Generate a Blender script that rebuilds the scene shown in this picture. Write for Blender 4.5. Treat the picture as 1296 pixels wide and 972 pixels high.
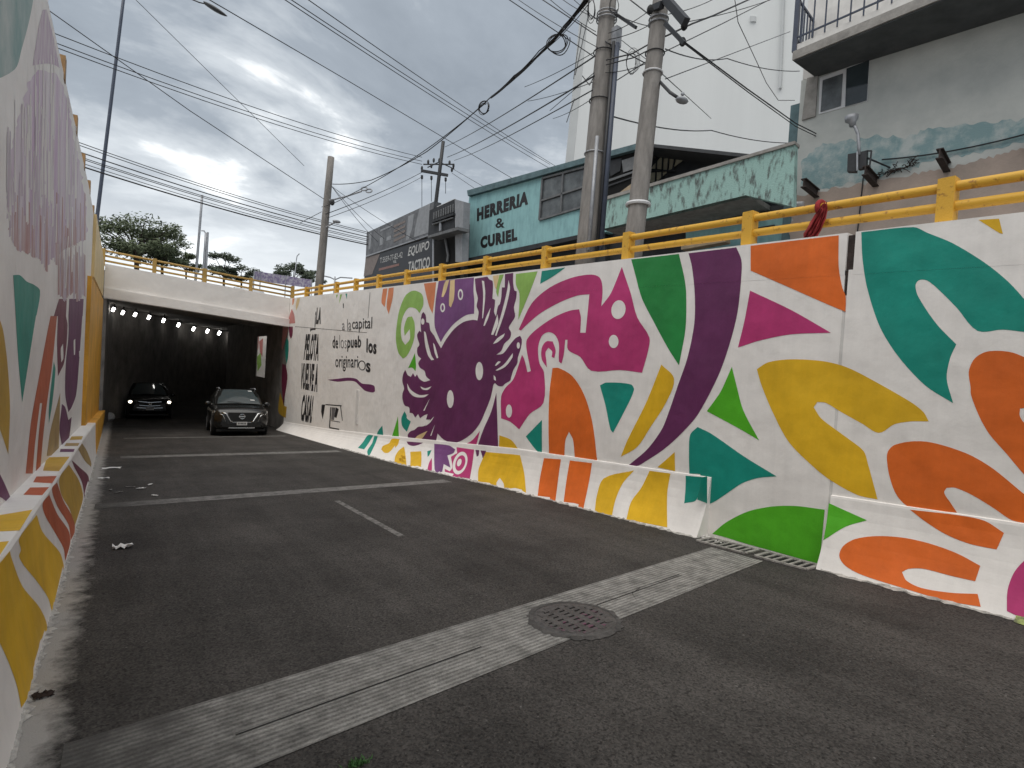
import bpy, bmesh, math, random
import numpy as np
from mathutils import Vector, Matrix
from mathutils.geometry import delaunay_2d_cdt
random.seed(7)
S = bpy.context.scene
for o in list(bpy.data.objects): bpy.data.objects.remove(o)
COL = S.collection

# ------------------------------------------------------------------ camera
EYE = 1.6; FPX = 700.0                      # metres above the road, focal length in photo pixels (1296 wide)
_roll = math.atan(.06); _yaw = math.atan((648-150)/FPX); _pit = math.atan((486-470)/FPX)
CF = Vector((math.sin(_yaw)*math.cos(_pit), math.cos(_yaw)*math.cos(_pit), -math.sin(_pit)))
_R = Vector((math.cos(_yaw), -math.sin(_yaw), 0)); _U = _R.cross(CF)
CR = _R*math.cos(_roll)+_U*math.sin(_roll); CU = _U*math.cos(_roll)-_R*math.sin(_roll)
CC = Vector((0, 0, EYE))
cam = bpy.data.cameras.new('camera'); cam.sensor_width = 36; cam.lens = 36*FPX/1296
cam.clip_start = .05; cam.clip_end = 2000
camo = bpy.data.objects.new('camera', cam); COL.objects.link(camo)
camo.matrix_world = Matrix(((CR.x, CU.x, -CF.x, CC.x), (CR.y, CU.y, -CF.y, CC.y), (CR.z, CU.z, -CF.z, CC.z), (0, 0, 0, 1)))
S.camera = camo
S.render.resolution_x = 1024; S.render.resolution_y = 768

# ------------------------------------------------------------------ sky, sun, exposure
SUN = Vector((-.32, -.18, .88)).normalized()
W = bpy.data.worlds.new('World'); S.world = W; W.use_nodes = True
nt = W.node_tree; nt.nodes.clear()
def wn(t, **k):
    n = nt.nodes.new(t)
    for a, b in k.items(): setattr(n, a, b)
    return n
def wl(a, b): nt.links.new(a, b)
def wmath(op, a, b=None, c=None):
    n = wn('ShaderNodeMath', operation=op)
    for i, v in enumerate((a, b, c)):
        if v is None: continue
        if isinstance(v, (int, float)): n.inputs[i].default_value = v
        else: wl(v, n.inputs[i])
    return n.outputs[0]
out = wn('ShaderNodeOutputWorld'); bg = wn('ShaderNodeBackground'); bg.inputs[1].default_value = .1
sky = wn('ShaderNodeTexSky', sky_type='NISHITA'); sky.sun_disc = False
sky.sun_elevation = math.asin(SUN.z); sky.sun_rotation = math.atan2(SUN.x, SUN.y)
sky.air_density = 1.2; sky.dust_density = 2.5
tc = wn('ShaderNodeTexCoord'); sep = wn('ShaderNodeSeparateXYZ'); wl(tc.outputs['Generated'], sep.inputs[0])
zz = wmath('MAXIMUM', sep.outputs[2], 0.0)
den = wmath('ADD', zz, .16)
cmb = wn('ShaderNodeCombineXYZ'); wl(wmath('DIVIDE', sep.outputs[0], den), cmb.inputs[0]); wl(wmath('DIVIDE', sep.outputs[1], den), cmb.inputs[1])
def wnoise(scale, detail, rough, off, dist=.0):
    m = wn('ShaderNodeMapping'); m.inputs['Location'].default_value = off; wl(cmb.outputs[0], m.inputs[0])
    n = wn('ShaderNodeTexNoise'); n.inputs['Scale'].default_value = scale; n.inputs['Detail'].default_value = detail
    n.inputs['Roughness'].default_value = rough; n.inputs['Distortion'].default_value = dist; wl(m.outputs[0], n.inputs[0]); return n.outputs[0]
n1 = wnoise(1.0, 8, .58, (1.3, 4.2, 0), .5); n2 = wnoise(2.2, 6, .6, (0.4, 5.3, 0), .3); n3 = wnoise(.5, 2, .5, (7, 2, 0))
dens = wmath('ADD', wmath('MULTIPLY', n1, .65), wmath('MULTIPLY', n2, .35))
rmp = wn('ShaderNodeValToRGB'); e = rmp.color_ramp.elements
e[0].position = .335; e[0].color = (1.08, 1.09, 1.08, 1); e[1].position = .60; e[1].color = (.225, .255, .29, 1)
x_ = rmp.color_ramp.elements.new(.40); x_.color = (.52, .555, .585, 1)
x_ = rmp.color_ramp.elements.new(.485); x_.color = (.29, .325, .365, 1)
wl(dens, rmp.inputs[0])
# pale band where the cloud deck thins towards the skyline, all round
hz = wn('ShaderNodeMapRange'); hz.inputs[1].default_value = 0; hz.inputs[2].default_value = .36; hz.inputs[3].default_value = 1; hz.inputs[4].default_value = 0; hz.interpolation_type = 'SMOOTHSTEP'
wl(zz, hz.inputs[0])
hm = wmath('MULTIPLY', hz.outputs[0], wmath('ADD', .30, wmath('MULTIPLY', n2, 1.0)))
mixh = wn('ShaderNodeMix', data_type='RGBA'); wl(hm, mixh.inputs[0]); wl(rmp.outputs[0], mixh.inputs[6]); mixh.inputs[7].default_value = (.92, .95, .97, 1)
sc = wn('ShaderNodeVectorMath', operation='SCALE'); wl(mixh.outputs[2], sc.inputs[0]); sc.inputs[3].default_value = 8.6
mixs = wn('ShaderNodeMix', data_type='RGBA'); mixs.inputs[0].default_value = .94; wl(sky.outputs[0], mixs.inputs[6]); wl(sc.outputs[0], mixs.inputs[7])
wl(mixs.outputs[2], bg.inputs[0]); wl(bg.outputs[0], out.inputs[0])
sl = bpy.data.lights.new('sun', 'SUN'); sl.energy = 1.5; sl.angle = math.radians(70); sl.color = (1, .95, .88)
so = bpy.data.objects.new('sun', sl); COL.objects.link(so); so.rotation_euler = SUN.to_track_quat('Z', 'Y').to_euler(); so.location = (0, 0, 30)
S.view_settings.view_transform = 'Standard'; S.view_settings.look = 'None'; S.view_settings.gamma = 1; S.view_settings.exposure = .70

# ------------------------------------------------------------------ materials
MATS = {}
def srgb(r, g, b):
    f = lambda c: (c/255/12.92 if c/255 <= .04045 else ((c/255+.055)/1.055)**2.4)
    return (f(r), f(g), f(b))
def mat(name, col, rough=.7, var=.12, scale=3.0, bump=.0, bscale=40, metal=0, emit=0, stretch=(1, 1, 1), col2=None, thr=None, spec=.4, alpha=1, trans=0):
    """principled material; colour varies between two values by world-space noise, fine bump on top"""
    m = bpy.data.materials.new(name); m.use_nodes = True; N = m.node_tree.nodes; L = m.node_tree.links
    b = N['Principled BSDF']; b.inputs['Roughness'].default_value = rough; b.inputs['Metallic'].default_value = metal
    b.inputs['Specular IOR Level'].default_value = spec
    if alpha < 1: b.inputs['Alpha'].default_value = alpha
    if trans: b.inputs['Transmission Weight'].default_value = trans
    g = N.new('ShaderNodeNewGeometry'); mp = N.new('ShaderNodeMapping'); mp.inputs['Scale'].default_value = stretch; L.new(g.outputs['Position'], mp.inputs[0])
    n = N.new('ShaderNodeTexNoise'); n.inputs['Scale'].default_value = scale; n.inputs['Detail'].default_value = 8; n.inputs['Roughness'].default_value = .65; L.new(mp.outputs[0], n.inputs[0])
    r = N.new('ShaderNodeValToRGB'); a = thr or (.32, .68)
    c2 = col2 or tuple(min(1, c*(1-var)) for c in col); c1 = col if col2 else tuple(min(1, c*(1+var*.6)) for c in col)
    r.color_ramp.elements[0].position = a[0]; r.color_ramp.elements[0].color = (*c2, 1); r.color_ramp.elements[1].position = a[1]; r.color_ramp.elements[1].color = (*c1, 1)
    L.new(n.outputs[0], r.inputs[0]); L.new(r.outputs[0], b.inputs['Base Color'])
    if emit: L.new(r.outputs[0], b.inputs['Emission Color']); b.inputs['Emission Strength'].default_value = emit
    if bump:
        n2 = N.new('ShaderNodeTexNoise'); n2.inputs['Scale'].default_value = bscale; n2.inputs['Detail'].default_value = 6; L.new(g.outputs['Position'], n2.inputs[0])
        bp = N.new('ShaderNodeBump'); bp.inputs['Strength'].default_value = bump; bp.inputs['Distance'].default_value = .02; L.new(n2.outputs[0], bp.inputs['Height']); L.new(bp.outputs[0], b.inputs['Normal'])
    MATS[name] = m; return m
def paint(name, col, **k):
    m = mat(name, col, rough=k.pop('rough', .55), var=k.pop('var', .20), scale=1.3, bump=.08, bscale=26, **k); N = m.node_tree.nodes; L = m.node_tree.links; b = N['Principled BSDF']
    # roller streaks and rain runs, and the slow waviness of hand-floated plaster
    g = N.new('ShaderNodeNewGeometry'); mp = N.new('ShaderNodeMapping'); mp.inputs['Scale'].default_value = (1, 9, .8); L.new(g.outputs['Position'], mp.inputs[0])
    n = N.new('ShaderNodeTexNoise'); n.inputs['Scale'].default_value = 1.5; n.inputs['Detail'].default_value = 7; n.inputs['Roughness'].default_value = .7; L.new(mp.outputs[0], n.inputs[0])
    mr = N.new('ShaderNodeMapRange'); mr.inputs[1].default_value = .28; mr.inputs[2].default_value = .60; mr.inputs[3].default_value = .945; mr.inputs[4].default_value = 1.01; L.new(n.outputs[0], mr.inputs[0])
    r = [x for x in N if x.type == 'VALTORGB'][0]; mx = N.new('ShaderNodeMix'); mx.data_type = 'RGBA'; mx.blend_type = 'MULTIPLY'; mx.inputs[0].default_value = 1; L.new(r.outputs[0], mx.inputs[6]); L.new(mr.outputs[0], mx.inputs[7]); L.new(mx.outputs[2], b.inputs['Base Color'])
    w = N.new('ShaderNodeTexNoise'); w.inputs['Scale'].default_value = 1.1; w.inputs['Detail'].default_value = 3; L.new(g.outputs['Position'], w.inputs[0])
    b2 = N.new('ShaderNodeBump'); b2.inputs['Strength'].default_value = .5; b2.inputs['Distance'].default_value = .12; L.new(w.outputs[0], b2.inputs['Height'])
    b1 = [x for x in N if x.type == 'BUMP' and x is not b2][0]; L.new(b2.outputs[0], b1.inputs['Normal'])
    return m

paint('white_wall', (.83, .795, .755), var=.05)
paint('white_old', (.66, .64, .61), var=.2)
paint('purple', (.135, .026, .10)); paint('violet', (.19, .065, .21)); paint('magenta', (.50, .040, .175)); paint('orange', (.76, .15, .018))
paint('coral', (.72, .24, .10)); paint('yellow', (.76, .45, .015)); paint('mustard', (.55, .33, .03)); paint('cream', (.78, .58, .30))
paint('teal', (.006, .27, .205)); paint('green', (.085, .43, .015)); paint('dark_green', (.018, .24, .05)); paint('lime', (.30, .52, .11))
paint('black_paint', (.02, .018, .02)); paint('grey_paint', (.16, .15, .15)); paint('maroon', (.16, .016, .05)); paint('rust_orange', (.50, .10, .03))
paint('amber', (.72, .36, .04), var=.25); paint('pale_yellow', (.74, .55, .26), var=.15); paint('brown_yellow', (.42, .28, .10)); paint('pink', (.58, .22, .20))
mat('faded_teal', (.22, .36, .34), .6, scale=2.2, col2=(.50, .55, .52), thr=(.30, .62))
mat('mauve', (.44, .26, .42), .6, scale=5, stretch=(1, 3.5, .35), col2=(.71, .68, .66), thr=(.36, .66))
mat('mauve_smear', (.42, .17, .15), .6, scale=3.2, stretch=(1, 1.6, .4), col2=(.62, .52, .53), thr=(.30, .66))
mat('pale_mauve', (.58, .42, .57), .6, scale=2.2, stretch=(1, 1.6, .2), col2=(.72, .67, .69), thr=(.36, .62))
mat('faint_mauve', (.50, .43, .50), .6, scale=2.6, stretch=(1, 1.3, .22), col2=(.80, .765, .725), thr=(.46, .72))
mat('rail_yellow', (.66, .37, .04), .5, 0, 11, .15, 60, col2=(.30, .14, .03), thr=(.34, .44))
mat('rail_brown', (.34, .20, .085), .6, .25, 9, .15, 60)
mat('rail_pale', (.46, .29, .08), .55, .25, 9, .15, 60)
mat('kerb_pale', (.42, .40, .37), .95, .45, 16, .6, 40)
mat('kerb_dirt', (.30, .28, .26), .95, .4, 12, .6, 40)
mat('concrete', (.30, .285, .265), .9, .3, 4, .4, 40)
mat('pole_concrete', (.225, .21, .195), .9, .35, 3, .4, 30, stretch=(3, 3, .5))
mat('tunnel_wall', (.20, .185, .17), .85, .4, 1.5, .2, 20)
mat('dark_metal', (.03, .031, .034), .5, .3, 10); mat('galvanised', (.33, .34, .36), .5, .25, 8, metal=.4)
mat('blue_grey_metal', (.055, .068, .10), .45, .2, 6); mat('rubber', (.014, .014, .014), .7, .2); mat('cable', (.018, .018, .02), .6, .1)
mat('rust', (.045, .032, .028), .8, .5, 14, .3, 60)
mat('house_grey', (.52, .53, .50), .85, .0, 1.1, .25, 18, col2=(.38, .395, .38), thr=(.30, .72))
mat('house_blue_stain', (.20, .30, .31), .85, 0, 2.6, .4, 30, col2=(.42, .46, .45), thr=(.36, .58))
mat('house_brown', (.41, .325, .275), .85, 0, 1.6, .3, 22, col2=(.30, .25, .215), thr=(.32, .68))
mat('teal_plaster', (.27, .48, .49), .85, 0, 2.6, .3, 30, stretch=(2.2, 2.2, .6), col2=(.20, .36, .38), thr=(.30, .56))
mat('teal_grime', (.30, .46, .42), .85, 0, 3.6, .5, 30, stretch=(2.2, 2.2, .7), col2=(.10, .115, .108), thr=(.36, .50))
mat('teal_trim', (.10, .16, .175), .8, .3, 4, .2)
mat('sign_black', (.022, .024, .03), .5, .2, 3); mat('billboard_grey', (.08, .084, .092), .6, 0, 2.5, col2=(.17, .175, .185), thr=(.35, .65))
mat('billboard_light', (.26, .27, .285), .6, .2, 4); mat('billboard_brown', (.20, .165, .15), .6, .2, 4); mat('sign_letter', (.50, .50, .49), .6, .12); mat('sign_red', (.24, .13, .11), .6, .2)
mat('shop_dark', (.028, .03, .034), .7, .4, 3); mat('shop_grey', (.14, .145, .15), .7, .3, 4)
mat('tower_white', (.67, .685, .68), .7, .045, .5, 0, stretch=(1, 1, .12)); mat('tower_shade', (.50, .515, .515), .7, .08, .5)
mat('glass_dark', (.035, .045, .05), .08, .3, 2, spec=.6); mat('glass_dusty', (.13, .145, .15), .35, 0, 2.4, col2=(.05, .055, .06), thr=(.35, .65), spec=.5)
mat('frame_white', (.62, .62, .63), .5, .1); mat('roof_sheet', (.05, .052, .055), .6, .3, 3); mat('skylight', (.50, .46, .34), .6, .25, 3, trans=.2)
mat('cardboard', (.36, .28, .19), .8, .25, 4)
mat('red_cloth', (.30, .028, .03), .9, .35, 9, .3, 60)
mat('bark', (.055, .042, .032), .9, .3, 8, .5, 30)
mat('leaf', (.10, .125, .06), .7, 0, .9, col2=(.048, .066, .032)); mat('leaf_far', (.062, .080, .045), .7, 0, .8, col2=(.035, .05, .03))
mat('banner_purple', (.24, .19, .32), .7, 0, 1.9, stretch=(2.5, 2.5, 2.5), col2=(.50, .47, .52), thr=(.42, .56))
mat('paper', (.70, .69, .67), .8, .15, 20, .3, 50); mat('leaf_litter', (.035, .022, .018), .9, .4, 20, .5, 60)
mat('weed', (.05, .13, .035), .8, .3, 12); mat('lime_spill', (.30, .36, .12), .9, 0, 22, col2=(.13, .14, .08), thr=(.40, .56))
mat('car_dark', (.013, .013, .0125), .22, .1, 2, spec=.6); mat('car_black', (.008, .008, .009), .25, .1, 2, spec=.5); mat('car_glass', (.05, .065, .07), .05, .1, 2, spec=.8); mat('car_trim', (.012, .012, .012), .6, .1)
mat('chrome', (.62, .62, .61), .18, .08, 5, metal=1); mat('plate', (.55, .55, .54), .5, .15, 30); mat('lamp_clear', (.55, .55, .53), .15, .1, 8, spec=.7)
mat('head_lit', (1, .88, .70), .3, .02, emit=3.5); mat('tube_lit', (1, .97, .92), .3, .02, emit=7)
mat('street_ground', (.16, .155, .15), .95, .25, 2, .3, 30)
mat('iron', (.075, .07, .066), .6, .5, 18, .3, 60); mat('pit_black', (.006, .006, .006), .95, .1)
mat('magenta_spray', (.13, .05, .08), .8, 0, 26, col2=(.07, .066, .062), thr=(.50, .62))
mat('collar', (.075, .07, .066), .95, .5, 14, .7, 50)
mat('soffit_shade', (.085, .09, .092), .9, .3, 2)  # balcony underside, its shade put into the colour
mat('worn_line', (.18, .172, .16), .9, 0, 14, col2=(.062, .058, .054), thr=(.40, .56))
mat('silver_car', (.6, .6, .61), .25, .05, 3, metal=.2)

def grooved(name, c1, c2, thr, grooves=True):
    """brushed concrete strip: parallel tining grooves as relief, dirt in patches"""
    m = mat(name, c1, .92, 0, 9, 0, col2=c2, thr=thr); N = m.node_tree.nodes; L = m.node_tree.links
    g = N.new('ShaderNodeNewGeometry'); mp = N.new('ShaderNodeMapping'); mp.inputs['Rotation'].default_value = (0, 0, math.radians(-5.5)); L.new(g.outputs['Position'], mp.inputs[0])
    w = N.new('ShaderNodeTexWave'); w.bands_direction = 'Y'; w.inputs['Scale'].default_value = 8.5; w.inputs['Distortion'].default_value = .25; w.inputs['Detail'].default_value = 2; w.inputs['Detail Scale'].default_value = 3
    L.new(mp.outputs[0], w.inputs[0])
    n = N.new('ShaderNodeTexNoise'); n.inputs['Scale'].default_value = 95; n.inputs['Detail'].default_value = 6; n.inputs['Roughness'].default_value = .75; L.new(g.outputs['Position'], n.inputs[0])
    ad = N.new('ShaderNodeMath'); ad.operation = 'MULTIPLY_ADD'; ad.inputs[1].default_value = .24 if grooves else .1; L.new(w.outputs[0], ad.inputs[0]); L.new(n.outputs[0], ad.inputs[2])
    bp = N.new('ShaderNodeBump'); bp.inputs['Strength'].default_value = .9; bp.inputs['Distance'].default_value = .012; L.new(ad.outputs[0], bp.inputs['Height']); L.new(bp.outputs[0], N['Principled BSDF'].inputs['Normal'])
    # colour darkens with the grooves and grain
    r = [x for x in N if x.type == 'VALTORGB'][0]; mx = N.new('ShaderNodeMix'); mx.data_type = 'RGBA'; mx.blend_type = 'MULTIPLY'
    mr = N.new('ShaderNodeMapRange'); mr.inputs[3].default_value = .25; mr.inputs[4].default_value = 1.6; L.new(ad.outputs[0], mr.inputs[0]); mr.inputs[1].default_value = .30; mr.inputs[2].default_value = .92
    mx.inputs[0].default_value = 1; L.new(r.outputs[0], mx.inputs[6]); L.new(mr.outputs[0], mx.inputs[7]); sx = N.new('ShaderNodeSeparateXYZ'); L.new(g.outputs['Position'], sx.inputs[0])      # road grime creeping over the strip's end by the left wall
    nd = N.new('ShaderNodeTexNoise'); nd.inputs['Scale'].default_value = 6; nd.inputs['Detail'].default_value = 8; L.new(g.outputs['Position'], nd.inputs[0])
    ma = N.new('ShaderNodeMath'); ma.operation = 'MULTIPLY_ADD'; ma.inputs[1].default_value = -1.1; L.new(nd.outputs[0], ma.inputs[0]); L.new(sx.outputs[0], ma.inputs[2])
    dr = N.new('ShaderNodeMapRange'); dr.inputs[1].default_value = -.60; dr.inputs[2].default_value = .15; dr.inputs[3].default_value = .8; dr.inputs[4].default_value = 0; L.new(ma.outputs[0], dr.inputs[0])
    m4 = N.new('ShaderNodeMix'); m4.data_type = 'RGBA'; L.new(dr.outputs[0], m4.inputs[0]); L.new(mx.outputs[2], m4.inputs[6]); m4.inputs[7].default_value = (.048, .045, .042, 1); L.new(m4.outputs[2], N['Principled BSDF'].inputs['Base Color'])
    return m
grooved('strip_concrete', (.29, .28, .26), (.12, .115, .107), (.30, .64))
grooved('strip_far', (.26, .25, .235), (.12, .115, .108), (.36, .62), False)

def asphalt():
    m = mat('asphalt', (.070, .0655, .0615), .82, 0, .8, 0, col2=(.042, .0395, .0375), thr=(.36, .66), spec=.12); N = m.node_tree.nodes; L = m.node_tree.links
    g = N.new('ShaderNodeNewGeometry'); b = N['Principled BSDF']; base = [x for x in N if x.type == 'VALTORGB'][0]
    v = N.new('ShaderNodeTexVoronoi'); v.inputs['Scale'].default_value = 95; L.new(g.outputs['Position'], v.inputs[0])
    sp = N.new('ShaderNodeValToRGB'); sp.color_ramp.elements[0].position = .0; sp.color_ramp.elements[0].color = (.4, .4, .4, 1); sp.color_ramp.elements[1].position = 1; sp.color_ramp.elements[1].color = (1.75, 1.7, 1.65, 1)
    L.new(v.outputs['Color'], sp.inputs[0])
    mx = N.new('ShaderNodeMix'); mx.data_type = 'RGBA'; mx.blend_type = 'MULTIPLY'; mx.inputs[0].default_value = .75; L.new(base.outputs[0], mx.inputs[6]); L.new(sp.outputs[0], mx.inputs[7])
    mp2 = N.new('ShaderNodeMapping'); mp2.inputs['Scale'].default_value = (1.7, .16, 1); L.new(g.outputs['Position'], mp2.inputs[0])
    ns = N.new('ShaderNodeTexNoise'); ns.inputs['Scale'].default_value = 1.6; ns.inputs['Detail'].default_value = 9; ns.inputs['Roughness'].default_value = .7; L.new(mp2.outputs[0], ns.inputs[0])
    rs = N.new('ShaderNodeMapRange'); rs.inputs[1].default_value = .3; rs.inputs[2].default_value = .7; rs.inputs[3].default_value = .78; rs.inputs[4].default_value = 1.22; L.new(ns.outputs[0], rs.inputs[0])
    mxs = N.new('ShaderNodeMix'); mxs.data_type = 'RGBA'; mxs.blend_type = 'MULTIPLY'; mxs.inputs[0].default_value = 1; L.new(mx.outputs[2], mxs.inputs[6]); L.new(rs.outputs[0], mxs.inputs[7]); mx = mxs
    # pale chips
    n = N.new('ShaderNodeTexNoise'); n.inputs['Scale'].default_value = 34; n.inputs['Detail'].default_value = 3; L.new(g.outputs['Position'], n.inputs[0])
    r = N.new('ShaderNodeValToRGB'); r.color_ramp.elements[0].position = .71; r.color_ramp.elements[0].color = (0, 0, 0, 1); r.color_ramp.elements[1].position = .76; r.color_ramp.elements[1].color = (.7, .7, .7, 1); L.new(n.outputs[0], r.inputs[0])
    m2 = N.new('ShaderNodeMix'); m2.data_type = 'RGBA'; L.new(r.outputs[0], m2.inputs[0]); L.new(mx.outputs[2], m2.inputs[6]); m2.inputs[7].default_value = (.20, .19, .18, 1)
    pn = N.new('ShaderNodeTexNoise'); pn.inputs['Scale'].default_value = 52; pn.inputs['Detail'].default_value = 4; pn.inputs['Roughness'].default_value = .6; L.new(g.outputs['Position'], pn.inputs[0])      # open pits between the stones
    pr = N.new('ShaderNodeMapRange'); pr.inputs[1].default_value = .34; pr.inputs[2].default_value = .46; pr.inputs[3].default_value = .42; pr.inputs[4].default_value = 1; L.new(pn.outputs[0], pr.inputs[0])
    mq = N.new('ShaderNodeMix'); mq.data_type = 'RGBA'; mq.blend_type = 'MULTIPLY'; mq.inputs[0].default_value = 1; L.new(m2.outputs[2], mq.inputs[6]); L.new(pr.outputs[0], mq.inputs[7]); m2 = mq
    # pale cement dust washed along the left wall's foot, ragged edge
    sx = N.new('ShaderNodeSeparateXYZ'); L.new(g.outputs['Position'], sx.inputs[0])
    nd = N.new('ShaderNodeTexNoise'); nd.inputs['Scale'].default_value = 7; nd.inputs['Detail'].default_value = 9; nd.inputs['Roughness'].default_value = .7; L.new(g.outputs['Position'], nd.inputs[0])
    mm = N.new('ShaderNodeMath'); mm.operation = 'MULTIPLY_ADD'; mm.inputs[1].default_value = -.34; L.new(nd.outputs[0], mm.inputs[0]); L.new(sx.outputs[0], mm.inputs[2])
    dr = N.new('ShaderNodeMapRange'); dr.inputs[1].default_value = -.42; dr.inputs[2].default_value = -.30; dr.inputs[3].default_value = .9; dr.inputs[4].default_value = 0; L.new(mm.outputs[0], dr.inputs[0])
    m3 = N.new('ShaderNodeMix'); m3.data_type = 'RGBA'; L.new(dr.outputs[0], m3.inputs[0]); L.new(m2.outputs[2], m3.inputs[6]); m3.inputs[7].default_value = (.36, .34, .315, 1)
    L.new(m3.outputs[2], b.inputs['Base Color'])
    n2 = N.new('ShaderNodeTexNoise'); n2.inputs['Scale'].default_value = 120; n2.inputs['Detail'].default_value = 4; L.new(g.outputs['Position'], n2.inputs[0])
    bp = N.new('ShaderNodeBump'); bp.inputs['Strength'].default_value = .7; bp.inputs['Distance'].default_value = .012; L.new(n2.outputs[0], bp.inputs['Height']); L.new(bp.outputs[0], b.inputs['Normal'])
asphalt()

# ------------------------------------------------------------------ builders
ROOT = {}                                        # object name -> world location its mesh coordinates are relative to
def meta(o, label=None, cat=None, group=None, kind=None):
    if label: o['label'] = label
    if cat: o['category'] = cat
    if group: o['group'] = group
    if kind: o['kind'] = kind
    return o
def thing(name, label, cat, loc, group=None):
    o = bpy.data.objects.new(name, None); COL.objects.link(o); o.location = loc; o.empty_display_size = .2
    ROOT[o.name] = Vector(loc); return meta(o, label, cat, group)
def build(name, V, F, m, parent=None, smooth=False, label=None, cat=None, group=None, kind=None):
    """one mesh object from world coordinates; a top-level one gets its origin at its base"""
    V = [Vector(v) for v in V]
    if parent is not None: o0 = ROOT[parent.name]
    else:
        o0 = Vector((sum(v.x for v in V)/len(V), sum(v.y for v in V)/len(V), min(v.z for v in V)))
    me = bpy.data.meshes.new(name); me.from_pydata([v-o0 for v in V], [], F); me.materials.append(MATS[m] if isinstance(m, str) else m)
    if smooth: me.polygons.foreach_set('use_smooth', [True]*len(me.polygons))
    me.update(); o = bpy.data.objects.new(name, me); COL.objects.link(o)
    if parent is not None: o.parent = parent
    else: o.location = o0
    ROOT[o.name] = o0
    return meta(o, label, cat, group, kind)
class MB:
    def __init__(s): s.V = []; s.F = []
    def poly(s, pts): n = len(s.V); s.V += [Vector(p) for p in pts]; s.F.append(tuple(range(n, n+len(pts)))); return s
    def hexa(s, p):                               # 8 corners: bottom 4 (ccw seen from above), top 4
        n = len(s.V); s.V += [Vector(q) for q in p]
        s.F += [tuple(n+i for i in f) for f in ((3, 2, 1, 0), (4, 5, 6, 7), (0, 1, 5, 4), (1, 2, 6, 5), (2, 3, 7, 6), (3, 0, 4, 7))]; return s
    def box(s, x0, x1, y0, y1, z0, z1): return s.hexa([(x0, y0, z0), (x1, y0, z0), (x1, y1, z0), (x0, y1, z0), (x0, y0, z1), (x1, y0, z1), (x1, y1, z1), (x0, y1, z1)])
    def bar(s, a, b, w, h, up=(0, 0, 1)):         # rectangular bar from a to b
        a = Vector(a); b = Vector(b); d = (b-a).normalized(); u = Vector(up)
        if abs(d.dot(u)) > .98: u = Vector((1, 0, 0))
        r = d.cross(u).normalized()*w/2; t = r.cross(d).normalized()*h/2
        return s.hexa([a-r-t, a+r-t, b+r-t, b-r-t, a-r+t, a+r+t, b+r+t, b-r+t])
    def tube(s, pts, r, n=8, cap=True):
        pts = [Vector(p) for p in pts]; k = len(pts); rs = r if isinstance(r, (list, tuple)) else [r]*k; base = len(s.V)
        ref = None
        for i, p in enumerate(pts):
            d = (pts[min(i+1, k-1)]-pts[max(i-1, 0)]).normalized()
            if ref is None: ref = d.orthogonal().normalized()
            ref = (ref-d*ref.dot(d)).normalized(); bi = d.cross(ref)
            for j in range(n):
                a = 2*math.pi*j/n; s.V.append(p+(ref*math.cos(a)+bi*math.sin(a))*rs[i])
        for i in range(k-1):
            for j in range(n):
                a = base+i*n+j; b = base+i*n+(j+1) % n; s.F.append((a, b, b+n, a+n))
        if cap: s.F.append(tuple(base+j for j in reversed(range(n)))); s.F.append(tuple(base+(k-1)*n+j for j in range(n)))
        return s
    def prism(s, pts, off):                       # polygon extruded by a vector
        n = len(pts); b = len(s.V); off = Vector(off); s.V += [Vector(p) for p in pts]+[Vector(p)+off for p in pts]
        s.F.append(tuple(range(b, b+n))); s.F.append(tuple(reversed(range(b+n, b+2*n))))
        for i in range(n): j = (i+1) % n; s.F.append((b+j, b+i, b+n+i, b+n+j))
        return s
    def grid(s, rows):
        b = len(s.V); m = len(rows[0])
        for r in rows: s.V += [Vector(p) for p in r]
        for i in range(len(rows)-1):
            for j in range(m-1): s.F.append((b+i*m+j, b+i*m+j+1, b+(i+1)*m+j+1, b+(i+1)*m+j))
        return s
    def ball(s, c, r, n=10, k=6, sq=(1, 1, 1), jit=0, rnd=random):
        b = len(s.V); c = Vector(c)
        for i in range(k+1):
            th = math.pi*i/k
            for j in range(n):
                ph = 2*math.pi*j/n; q = 1+jit*(rnd.random()-.5)
                s.V.append(c+Vector((math.sin(th)*math.cos(ph)*sq[0], math.sin(th)*math.sin(ph)*sq[1], math.cos(th)*sq[2]))*r*q)
        for i in range(k):
            for j in range(n): s.F.append((b+i*n+j, b+(i+1)*n+j, b+(i+1)*n+(j+1) % n, b+i*n+(j+1) % n))
        return s
    def out(s, name, m, parent=None, **k): return build(name, s.V, s.F, m, parent, **k)

# ------------------------------------------------------------------ pixel rays and the surfaces they meet
def ray(x, y): return (CF*FPX+CR*(x-648)+CU*(486-y)).normalized()
def atz(x, y, Z):                                 # point on a pixel's ray at a depth in metres
    d = CF*FPX+CR*(x-648)+CU*(486-y); return CC+d*(Z/FPX)
def onX(x, y, X): d = ray(x, y); return CC+d*(X/d.x)
def onY(x, y, Y): d = ray(x, y); return CC+d*(Y/d.y)
def lerp(t, xs, ys): return float(np.interp(t, xs, ys))
def roadz(y):
    if y < 24: return -.06*y
    if y < 36: u = y-24; return -1.44-.06*u+.06*u*u/24
    return -1.80
def ontop(y): return 3.06+.0435*y                 # top of the right wall
def seam(y): return ontop(y)-.42
XW = 5.85                                         # face of the right wall
def ledge_h(y): return lerp(y, [-8, 8, 14, 19, 26], [.73, .70, .52, .40, .34])
def ledge_x(y): return lerp(y, [-8, 10, 14, 18, 26], [5.828, 5.828, 5.81, 5.828, 5.835])
def foot_x(y): return lerp(y, [-8, 8, 12, 18, 25], [5.65, 5.62, 5.36, 5.40, 5.53])
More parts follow.
